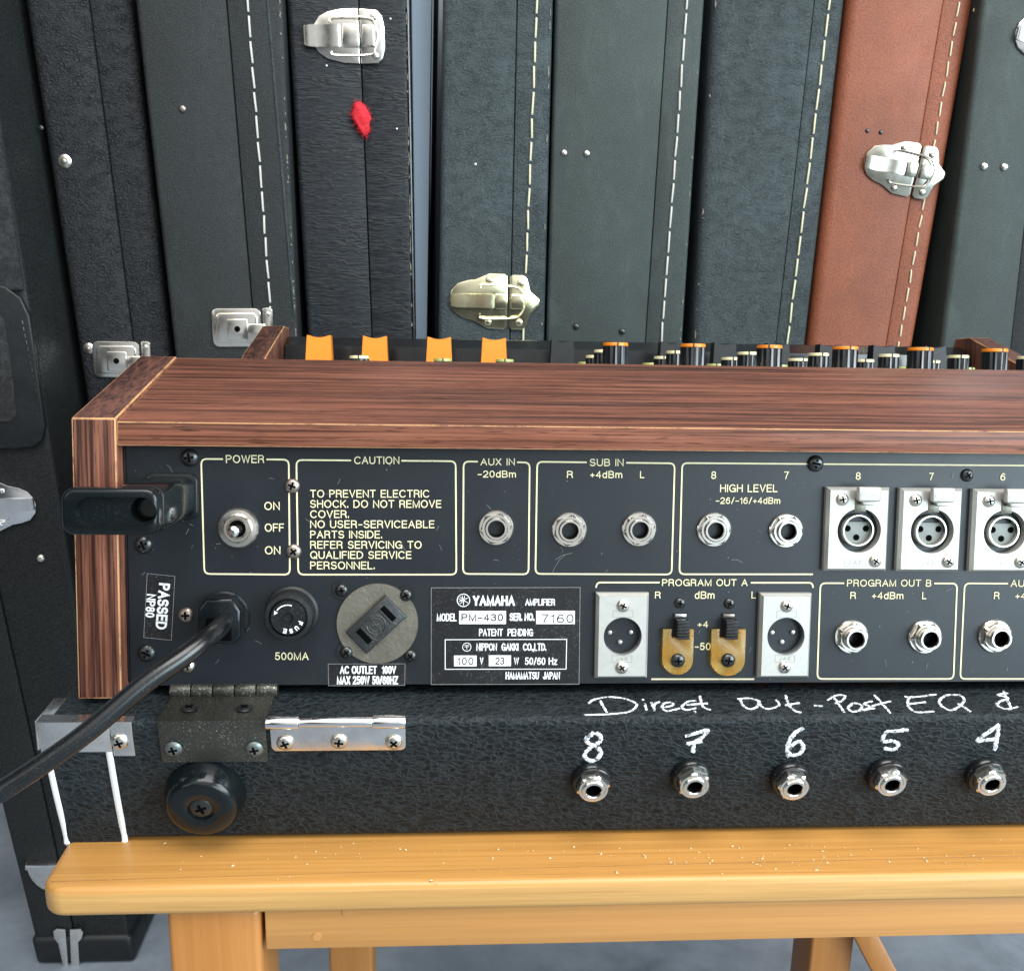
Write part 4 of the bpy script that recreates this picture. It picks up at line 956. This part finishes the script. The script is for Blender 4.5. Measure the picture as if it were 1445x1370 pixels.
# male three-pin plugs
tm0 = None
for k, (x, y) in enumerate(XM):
    c = pan(x, y, .003); c = V(c.x, 0, c.z)
    if tm0 is None:
        w, h = ppx(79,0)[0], ppx(129,0)[0]
        pt = obj('xlr_plug', plate_hole(w, h, ppx(.5,0)[0], 0.0, .0078, .0040, .0011, .010), 'zinc', mx, c, ang=25)
        b = bmesh.new(); lathe(b, [(.00775,-.0099),(.00775,.002)], 36); lathe(b, [(.0078,-.0098),(0,-.0098)], 36); wl_ = obj('plug_well', b, 'well', pt)
        for dx, dz in ((-.0047,.0009),(.0040,.0010),(-.0004,-.0031)):
            b = bmesh.new(); lathe(b, [(.0011,-.0097),(.0011,.0004),(.0008,.0011),(0,.0013)], 14); obj('pin', b, 'nickel_bright', pt, (dx, 0, dz))
        b = bmesh.new(); write(b, 'JAE', (-.0024, ppx(0,34)[1]-.0007), (.0024, ppx(0,34)[1]-.0007), .0014, .00406, space=1.7)
        for yy in (-34, 34): ribbon(b, [Vector(p) for p in rrect(-.0041,.0041,ppx(0,yy)[1]-.0014,ppx(0,yy)[1]+.0014,.0002)], .00018, .00406, closed=True)
        obj('embossing_shade', b, 'emboss_shade', pt, keep=True)
        for yy in (-46.5, 47): add_screw(pt, (0, -.0040, ppx(0,yy)[1]), .0026, .0013, 'screw_steel')
        flat(pt); tm0 = pt
    else: share(tm0, mx, c)
# loose screws of the panel
for x, y, rp_, mt in ((268,645.5,12.5,'screw_black'),(203,768.4,12.5,'screw_black'),(207.7,921,12.5,'screw_black'),(412.5,685.5,10.8,'screw_brown'),(414.7,778,10.8,'screw_brown'),
                      (1150.4,654,12,'screw_black'),(1364.4,670.5,9.5,'screw_black'),(262.8,867.5,11,'screw_brown'),(264.8,939,10,'screw_steel'),(959.3,850.8,8,'screw_black'),(1029,851.3,8,'screw_black')):
    add_screw(mx, pan(x, y), rp_*.000283, rp_*.000283*.55, mt)
# power switch
c = pan(336.5,745)
b = bmesh.new(); lathe(b, [(.0080,-.001),(.0080,.0010),(.0074,.0017),(.0060,.0019),(.0056,.0016),(.0055,.0028),(.0051,.0033),(.0042,.0033),(.0034,.0026),(.0033,.0008),(0,.0004)], 40)
sw = obj('power_switch', b, 'nickel', mx, c)
b = bmesh.new(); lathe(b, [(.0033,.0016),(0,.0017)], 28); obj('bushing_shade', b, 'hollow_shade', sw)  # black disc: shade inside the switch bushing put into the colour
b = bmesh.new(); d = (pan(327.5,751.5,.006)-c).normalized(); A = V(.0003,-.0018,-.0002); tip = pan(328,750.8,.0105)-c
tube(b, [A, A*.6+tip*.4, A*.25+tip*.75, tip*.92+A*.08, tip, tip+(tip-A).normalized()*.0008], [.0016,.0017,.0020,.0023,.0021,.0011], 16)
obj('lever', b, 'nickel_bright', sw)
# cord hook
b = bmesh.new(); wz0 = pan(165,751,.045).z; wz1 = pan(165,686,.045).z; hx_0 = pan(98,718,.045).x; hx_1 = pan(232,718,.045).x
post_x0 = hx_1-.0185
prism(b, rrect(post_x0, hx_1, wz0, wz1, .0035)[::-1], -.045, -.0012, 'xz', .0008, 2)
prism(b, rrect(post_x0-.0006, hx_1+.0014, wz0-.0008, wz1+.0012, .0035)[::-1], -.003, .0008, 'xz', .0008, 2)
hk = obj('cord_hook', b, 'rubber', mx)
pw_ = hx_1-hx_0; ph_ = wz1-wz0; hc = pan(202.6,719,.052); pcx = (hx_0+hx_1)/2; pcz = (wz0+wz1)/2
b = bmesh.new(); prism(b, rrect(-pw_/2, pw_/2, -ph_/2, ph_/2, .0042, 5)[::-1], -.0080, 0, 'xz', .0016, 4)
hp = obj('hook_plate', b, 'rubber', hk, (pcx, -.0452, pcz), ang=40)
s0 = pan(108,718,.052).x-pcx; s1 = pan(222,718,.052).x-pcx
b = bmesh.new(); prism(b, rrect(s0, s1, -ph_*.31, ph_*.31, ph_*.30, 8)[::-1], -.02, -.0062, 'xz')
prism(b, [(hc.x-pcx+p[0], hc.z-pcz+p[1]) for p in ngon(28,.0043)], -.0199, .02, 'xz')
def carve(o, b):
    cu = obj('cutter', b, 'hollow_shade', o.parent, o.location, keep=False); md = o.modifiers.new('carve','BOOLEAN'); md.operation = 'DIFFERENCE'; md.solver = 'EXACT'; md.use_self = True; md.object = cu
    g = bpy.context.evaluated_depsgraph_get(); g.update(); me = bpy.data.meshes.new_from_object(o.evaluated_get(g)); o.modifiers.clear(); o.data = me
    bpy.data.objects.remove(cu)
    bb = bmesh.new(); bb.from_mesh(me); finish(bb, 40)
    for f in bb.faces: f.material_index = 0
    bb.to_mesh(me); bb.free()
    while len(me.materials) > 1: me.materials.pop()
carve(hp, b)
b = bmesh.new(); lathe(b, [(.00425,-.0009),(.00425,.0066)], 28, (hc.x-pcx, 0, hc.z-pcz)); lathe(b, [(.0043,-.0008),(0,-.0008)], 28, (hc.x-pcx, 0, hc.z-pcz)); obj('bore', b, 'hollow_shade', hp)
# passed sticker, outlet sticker, rating plate
def flatbox(name, corners, th, mat):
    q = [pan(*p) for p in corners]; cen = sum(q, Vector())/4; b = bmesh.new()
    prism(b, [(p.x-cen.x, p.z-cen.z) for p in q], -th, 0, 'xz'); return obj(name, b, mat, mx, cen), cen
st, cen = flatbox('inspection_sticker', [(208,809),(247,813),(242,903),(203,899)], .00018, 'plate_black')
b = bmesh.new(); org = (cen.x, cen.z)
def vwrite(s, p0, p1, cap, w, off): a_ = pan(*p0); e_ = pan(*p1); write(b, s, (a_.x-org[0], a_.z-org[1]), (e_.x-org[0], e_.z-org[1]), cap*.000283, w, off)
vwrite('PASSED', (224.5,822), (219.5,887), 15.5, .00024, .012); vwrite('NP80', (207.5,837.5), (205.2,870.5), 12.5, .00024, .008)
obj('lettering', b, 'white', st, keep=True)
b = bmesh.new(); q = [pan(*p) for p in ((208,809),(247,813),(242,903),(203,899))]; ribbon(b, [Vector((p.x-org[0], p.z-org[1])) for p in q], .00012, .00022, closed=True); obj('sticker_edge', b, 'grey_line', st, keep=True)
st, cen = flatbox('outlet_sticker', [(462.7,936),(572.3,935.6),(571.5,967),(463,967.5)], .00018, 'plate_black'); org = (cen.x, cen.z)
b = bmesh.new(); wpx(b, 'AC OUTLET  100V', 479.6,559,939,950.5, .00024, org, .004); wpx(b, 'MAX 250W 50/60HZ', 475.4,561.8,953.3,965.3, .00024, org, .004); obj('lettering', b, 'white', st, keep=True)
b = bmesh.new(); q = [pan(*p) for p in ((463.2,936.5),(571.8,936.1),(571,966.5),(463.5,967))]; ribbon(b, [Vector((p.x-org[0], p.z-org[1])) for p in q], .00012, .00022, closed=True); obj('sticker_edge', b, 'grey_line', st, keep=True)
st, cen = flatbox('rating_plate', [(607.5,828),(819.5,827.5),(818,965.5),(607.5,966)], .0004, 'plate_black'); org = (cen.x, cen.z)
b = bmesh.new(); TW = .00048
def R2(x, y): q = pan(x, y); return Vector((q.x-org[0], q.z-org[1]))
def wq(s, x0, x1, y0, y1, off=0.006, mi=0, w=TW, space=1.0): wpx(b, s, x0, x1, y0, y1, w, org, off, mi, 0.0, space)
wq('YAMAHA', 667,726.5,840,854.3, .014); wq('AMPLIFIER',740.9,783,844.3,854,.001); wq('MODEL',616.3,644.3,865,876,.001); wq('SER. NO.',718.8,754,864.5,875.5,.007)
wq('PATENT  PENDING',675.8,752,886.5,897,.001); wq('NIPPON  GAKKI  CO.,LTD.',672,770.8,907,917.6,.001); wq('V',677,682,927,937,.001); wq('W',725,732,927,937,.001); wq('50/60 Hz',740.3,786,927,937.5,.001); wq('HAMAMATSU  JAPAN',713.2,790,947.3,957.8,.001)
def rectpx(x0, x1, y0, y1, mi, w): f = b.faces.new([b.verts.new((*(lambda q: (q.x, -w, q.y))(R2(x, y)),)) for x, y in ((x0,y1),(x1,y1),(x1,y0),(x0,y0))]); f.material_index = mi
rectpx(647.9,714,861.5,880,0,.00044); rectpx(756.4,811,861.3,880,0,.00044); rectpx(640.7,672.5,924.3,939.5,0,.00044); rectpx(689.7,721,924,939.3,0,.00044)
wq('PM-430',651,710,865.5,876,.004,1,.00049); wq('7160',763.9,809,866,878.5,-.006,1,.00049,1.15); wq('100',645.5,668,927,937.5,-.004,1,.00049,1.2); wq('23',699,711.5,926.8,937,-.002,1,.00049,1.1)
ribbon(b, [R2(628.2,902),R2(799.5,901.5),R2(798.6,943.4),R2(628.2,943.6)], .0003, TW, closed=True)
def ringpx(x, y, r, wd):
    c = R2(x, y); ribbon(b, [c+Vector(p)*.000283*r for p in ngon(36, 1.0)], wd, TW, closed=True)
ringpx(654,846.5,9,.00032); ringpx(658.7,912.4,6,.00026)
for k in range(3):                                          # three crossed forks
    an = PI/2+k*PI/3; c = R2(654,846.5); u = Vector((math.cos(an), math.sin(an)))*.000283; v = Vector((-u.y, u.x))
    ribbon(b, [c-u*7, c+u*2.5], .00026, TW)
    ribbon(b, [c+u*7+v*1.5, c+u*3+v*1.5, c+u*2.2, c+u*3-v*1.5, c+u*7-v*1.5], .00022, TW)
c = R2(658.7,912.4); k_ = .000283
ribbon(b, [c+Vector((-3,2.6))*k_, c+Vector((3,2.6))*k_], .00022, TW); ribbon(b, [c+Vector((-3,.6))*k_, c+Vector((3,.6))*k_], .00022, TW); ribbon(b, [c+Vector((0,.6))*k_, c+Vector((0,-3.8))*k_], .00022, TW)
obj('lettering', b, ['white','ink'], st, keep=True)
b = bmesh.new(); ribbon(b, [R2(608.5,829), R2(818.5,828.5), R2(817,964.5), R2(608.5,965)], .00014, .00043, closed=True); obj('plate_border', b, 'grey_line', st, keep=True)
# fuse holder
c = pan(412,864)
b = bmesh.new(); lathe(b, [(.0108,-.001),(.0108,.0010),(.0103,.0016),(.0096,.0018)], 40); lathe(b, [(.0097,.0005),(.0097,.0085),(.0092,.0095),(.0076,.0098),(.0072,.0088),(0,.0088)], 48, flute=.0)
fh = obj('fuse_holder', b, 'black_matte', mx, c)
b = bmesh.new(); lathe(b, [(.0070,.0088),(.0070,.0098),(.0066,.0104),(.0022,.0104),(.0016,.0095),(0,.0093)], 40); fc = obj('fuse_cap', b, 'black', fh)
b = bmesh.new(); fw = .0107
for i, chh in enumerate('FUSE'):
    an = math.radians(-22-i*27); m_ = Vector((math.cos(an), math.sin(an)))*.00515; t_ = Vector((math.sin(an), -math.cos(an)))   # runs clockwise, tops inward
    wd = .0014; t_ = t_*1.0; up_ = Vector((-t_.y, t_.x))
    a_ = m_-t_*wd/2-up_*.0009; e_ = m_+t_*wd/2-up_*.0009
    write(b, chh, (a_.x, a_.y), (e_.x, e_.y), .0019, fw, .02)
ribbon(b, [Vector((math.cos(t), math.sin(t)))*.0052 for t in [math.radians(72+ k*6) for k in range(13)]], .00045, fw)
t = math.radians(150); p = Vector((math.cos(t), math.sin(t)))*.0052; tg = Vector((-math.sin(t), math.cos(t))); nr = Vector((math.cos(t), math.sin(t)))
b.faces.new([b.verts.new((q.x, -fw, q.y)) for q in (p+nr*.0008, p+tg*.0016, p-nr*.0008)])
obj('lettering', b, 'white', fc, keep=True)
# mains outlet
c = pan(532.7,879.5)
b = bmesh.new(); k_ = .000283
lathe(b, [(58*k_,-.0005),(58*k_,.0008),(57.3*k_,.0011),(0,.0011)], 64)
ou = obj('outlet_plate', b, 'outlet_plate', mx, c)
b = bmesh.new()
for dx, dz, r in ((-50,48.5,14),(40.5,41.5,13),(-43.5,-41,15),(47,-46.5,13)):
    r2 = r*k_; lathe(b, [(r2,-.0004),(r2,.0006),(0,.0006)], 24, (dx*k_,0,dz*k_))
obj('mounting_lug', b, 'black_matte', ou)
for dx, dz in ((-50,48.5),(40.5,41.5),(-43.5,-41),(47,-46.5)): add_screw(ou, (dx*k_, -.0006, dz*k_), 9*k_, .0016, 'screw_black')
an = math.radians(43.6)
b = bmesh.new(); prism(b, [(-39*k_,-21.5*k_),(39*k_,-21.5*k_),(39*k_,21.5*k_),(-39*k_,21.5*k_)], -.0032, -.0009, 'xz', .0005, 2)
so = obj('outlet_socket', b, 'outlet', ou, (-1.2*k_, 0, .5*k_), (0,-an,0))
for sx in (-23.5, 23.5):
    b = bmesh.new(); box(b, (sx-4.2)*k_, (sx+4.2)*k_, -.00335, -.0028, -12.5*k_, 12.5*k_, .0001); obj('slot', b, 'hollow_shade', so)
    b = bmesh.new(); box(b, (sx-4.2-(3.2 if sx > 0 else -8.4))*k_, (sx-4.2-(0 if sx > 0 else -11.6))*k_, -.00345, -.003, -12.5*k_, 12.5*k_, .0001); obj('slot_edge', b, 'outlet', so)
b = bmesh.new(); tube(b, [(13.5*k_*math.cos(t), -.0033, 13.5*k_*math.sin(t)) for t in [2*PI*i/32 for i in range(32)]], .00022, 6, closed=True)
tube(b, [(9.5*k_*math.cos(t), -.0033, 9.5*k_*math.sin(t)) for t in [2*PI*i/24 for i in range(24)]], .00012, 6, closed=True)
tube(b, catmull([(x_*k_, -.0033, z_*k_) for x_, z_ in ((3,4.5),(-2,5.5),(-3.5,2.5),(3,-2),(2,-5.5),(-3.5,-4.5))], 5), .00016, 6); tube(b, [(0,-.0033,-8*k_),(0,-.0033,8*k_)], .00014, 6)
obj('moulded_mark', b, 'outlet', so)
# slide switches under amber guards
for k, (x, gx0, gx1, mt) in enumerate(((959.5,935.8,979.5,'chrome_dull'),(1027.5,1004.5,1053,'screw_brown'))):
    q = pan(x, 885); b = bmesh.new(); box(b, -.0029, .0029, -.0006, .0005, -.0125, .0060); ss = obj('slide_switch', b, 'black_matte', mx, q)
    b = bmesh.new(); box(b, -.0024, .0026, -.0058, -.0004, -.0038, .0040, .0003)
    for i in range(6): box(b, -.0024, .0027, -.0063, -.0056, -.0036+i*.00127, -.0036+i*.00127+.0006, .00012, 1)
    obj('slider', b, 'black_matte', ss)
    b = bmesh.new(); box(b, -.0024, .0022, -.0012, -.0005, .0044, .0058, .0002); obj('slider_base', b, mt, ss)
    gy = .0026; P0 = pan(gx0,888,gy); P1 = pan(gx1,888,gy); Pb = pan((gx0+gx1)/2,955,gy); cen = V((P0.x+P1.x)/2, 0, pan(0,934.8,gy).z); w2 = (P1.x-P0.x)/2; top = P0.z-cen.z
    nx = pan(x,885,.004).x-cen.x; nw = .0029; nz = pan(x,899.5,gy).z-cen.z
    P = [(-w2,top),(nx-nw,top),(nx-nw,nz),(nx+nw,nz),(nx+nw,top),(w2,top)]+[(w2*math.cos(t), w2*math.sin(t)*.95) for t in [-PI*i/16 for i in range(17)]]
    b = bmesh.new(); prism(b, P, -gy, -gy+.0011, 'xz', .0003)
    gd = obj('switch_guard', b, 'amber', mx, cen)
    b = bmesh.new(); lathe(b, [(.0022,0),(.0022,gy-.0012),(0,gy-.0012)], 20); obj('spacer', b, 'black_matte', gd)
    add_screw(gd, (0,-gy,0), .0029, .0016, 'screw_black')
# power cord and its bushing
c = pan(315,872)
b = bmesh.new(); prism(b, [(p[0], p[1]) for p in [(-.0082,-.0060),(-.0060,-.0085),(.0062,-.0085),(.0088,-.0055),(.0088,.0050),(.0055,.0098),(-.0045,.0098),(-.0082,.0055)]], -.0095, .0005, 'xz', .0014, 3)
sr = obj('cord_bushing', b, 'rubber', mx, c)
b = bmesh.new(); lathe(b, [(.0104,0),(.0104,.0010),(.0098,.0016),(.006,.0016)], 36, (.0004,0,.0006)); obj('bushing_collar', b, 'black_matte', sr)
b = bmesh.new(); prism(b, [(-.0046,-.0070),(.0052,-.0070),(.0052,.0022),(-.0046,.0022)], -.01005, -.0085, 'xz', .0006); obj('cord_mouth', b, 'hollow_shade', sr)
mi_ = mx.matrix_basis.inverted() if False else (Matrix.Translation(p2g(0,0,-VB)) @ Matrix.Rotation(-TAU, 4, 'X')).inverted()
pts = [onY(316,876,.388), onY(311,884,.374), onY(290,903,.362), onY(253,931,.353), onY(200,968,.346), onY(110,1043,.336), onY(0,1117,.328), onY(-90,1168,.322), V(-.29,.315,.44), V(-.325,.315,.30), V(-.34,.32,.12), V(-.36,.33,.007), V(-.47,.36,.0046), V(-.70,.45,.0046)]
b = bmesh.new(); tube(b, catmull([mi_ @ p for p in pts], 12), .0037, 16); obj('power_cord', b, 'black', mx)

# control surface, knobs and faders beyond the crest
def srf(d): return ZO+.004-(d-.09)*.055                      # height of the control surface at depth d
bm = bmesh.new(); prism(bm, [(.0902,srf(.09)),(.385,srf(.385)),(.385,srf(.385)-.004),(.0902,srf(.09)-.004)], uL1+.0004, uR0-.0004, 'yz'); obj('control_surface', bm, 'panel', mx)
bm = bmesh.new(); z0 = pan(600,507,-.40).z; z1 = pan(600,491,-.40).z; z2 = pan(600,478,-.415).z
prism(bm, [(.392,srf(.385)-.01),(.396,z1),(.402,z1+.0015),(.412,z2-.001),(.416,z2),(.430,z2),(.430,srf(.385)-.01)], uL1+.0004, uR0-.0004, 'yz', .0012, 3); obj('front_rail', bm, 'black', mx)
def knob_proto(px, py, d, diam, cap, htop, loc):
    h = htop; b = bmesh.new(); r = diam/2
    def up(prof, flute=0, nfl=0, seg=64):
        bb = bmesh.new(); lathe(bb, prof, seg, flute=flute, nfl=nfl)
        bmesh.ops.rotate(bb, verts=bb.verts, cent=(0,0,0), matrix=Matrix.Rotation(-PI/2, 3, 'X')); return bb
    k = obj('rotary_knob', up([(r,0),(r,h-.0021),(r*.97,h-.0016)], .07, 16), 'knob', mx, loc)
    obj('knob_cap', up([(r*.985,h-.0017),(r*.985,h-.0004),(r*.95,h),(0,h)], 0, 0, 40), cap, k)
    bb = bmesh.new(); box(bb, -.0004, .0004, -r*1.0, r*.2, h-.0019, h+.00025); obj('pointer', bb, 'ink', k)
    return k
def place_row(pxs, ytop, d, diam, cap):
    P = None
    for x in pxs:
        top = pan(x, ytop+(x-1088)*.0135, -d); base = V(top.x, d, srf(d)+.0001)
        rot = (0,0,random.uniform(-.35,.35))
        if P is None: P = knob_proto(x, 0, d, diam, cap, top.z-base.z, base); P.rotation_euler = rot
        else: share(P, mx, base, rot)
ch = [pan(870,500,-.144).x+.0425*k for k in range(8)]
def px_of(u, d):                                             # back to a photo column for a given channel
    q = RP @ np.array([u, D+d, 0.0]); return CX+FPX*q[0]/q[2]
place_row([px_of(u,.144) for u in ch], 487, .144, .0138, 'orange')
place_row([px_of(u,.185) for u in ch], 497, .185, .0120, 'cream')
place_row([px_of(u,.221) for u in ch], 505, .221, .0120, 'cream')
place_row([px_of(u,.259) for u in ch], 514.5, .259, .0120, 'lime')
for x, y, d, cp in ((507,502.5,.221,'cream'),(625,506.5,.259,'lime'),(712,507.5,.259,'lime'),(668,512,.259,'cream')):
    top = pan(x, y, -d); knob_proto(x, 0, d, .0120, cp, top.z-srf(d), V(top.x, d, srf(d)+.0001))
def fader_bm(wb, wt, h):
    b = bmesh.new(); n = 8; rings = []
    dep = .0085
    for sgn in (-1, 1):
        row = [b.verts.new((-wb/2, sgn*dep, 0)), b.verts.new((wb/2, sgn*dep, 0))]
        for i in range(n+1):
            t = 1-2*i/n; z = h-(.0022*(1-t*t)) - (0.0 if abs(t) < .99 else .0004); row.append(b.verts.new((t*wt/2, sgn*dep*.62, z)))
        rings.append(row); b.faces.new(row if sgn < 0 else row[::-1])
    m = len(rings[0])
    for i in range(m): j = (i+1) % m; b.faces.new([rings[0][i], rings[1][i], rings[1][j], rings[0][j]])
    bmesh.ops.bevel(b, geom=[e for e in b.edges if e.calc_face_angle(0) > .6], offset=.0006, segments=2, affect='EDGES')
    return b
df = .365
fo = None
for x, yt in ((451,472.5),(529.5,474),(620,475.5),(697,477)):
    top = pan(x, yt, -df); hb = top.z-srf(df)-.004
    wb = (pan(x+21.5,500,-df).x-pan(x-21.5,500,-df).x); wt = (pan(x+16.5,500,-df).x-pan(x-16.5,500,-df).x)
    if fo is None: fo = obj('fader_knob', fader_bm(wb, wt, hb), 'orange', mx, (top.x, df, srf(df)+.004), ang=40)
    else: share(fo, mx, (top.x, df, top.z-hb))
fo = None
for x, yt in ((793,479.5),(868,480),(946,480.5),(1021,481),(1096,481.5),(1169,483),(1244,483.5),(1316,484)):
    top = pan(x, yt, -df); hb = top.z-srf(df)-.004
    if fo is None: fo = obj('fader_knob', fader_bm(wb*.93, wt*.93, hb), 'black_matte', mx, (top.x, df, top.z-hb), ang=40)
    else: share(fo, mx, (top.x, df, top.z-hb))

# no deeper than thing > part > sub-part
for t_ in [o for o in C.objects if o.parent is None]:
    for p_ in list(t_.children): flat(p_)
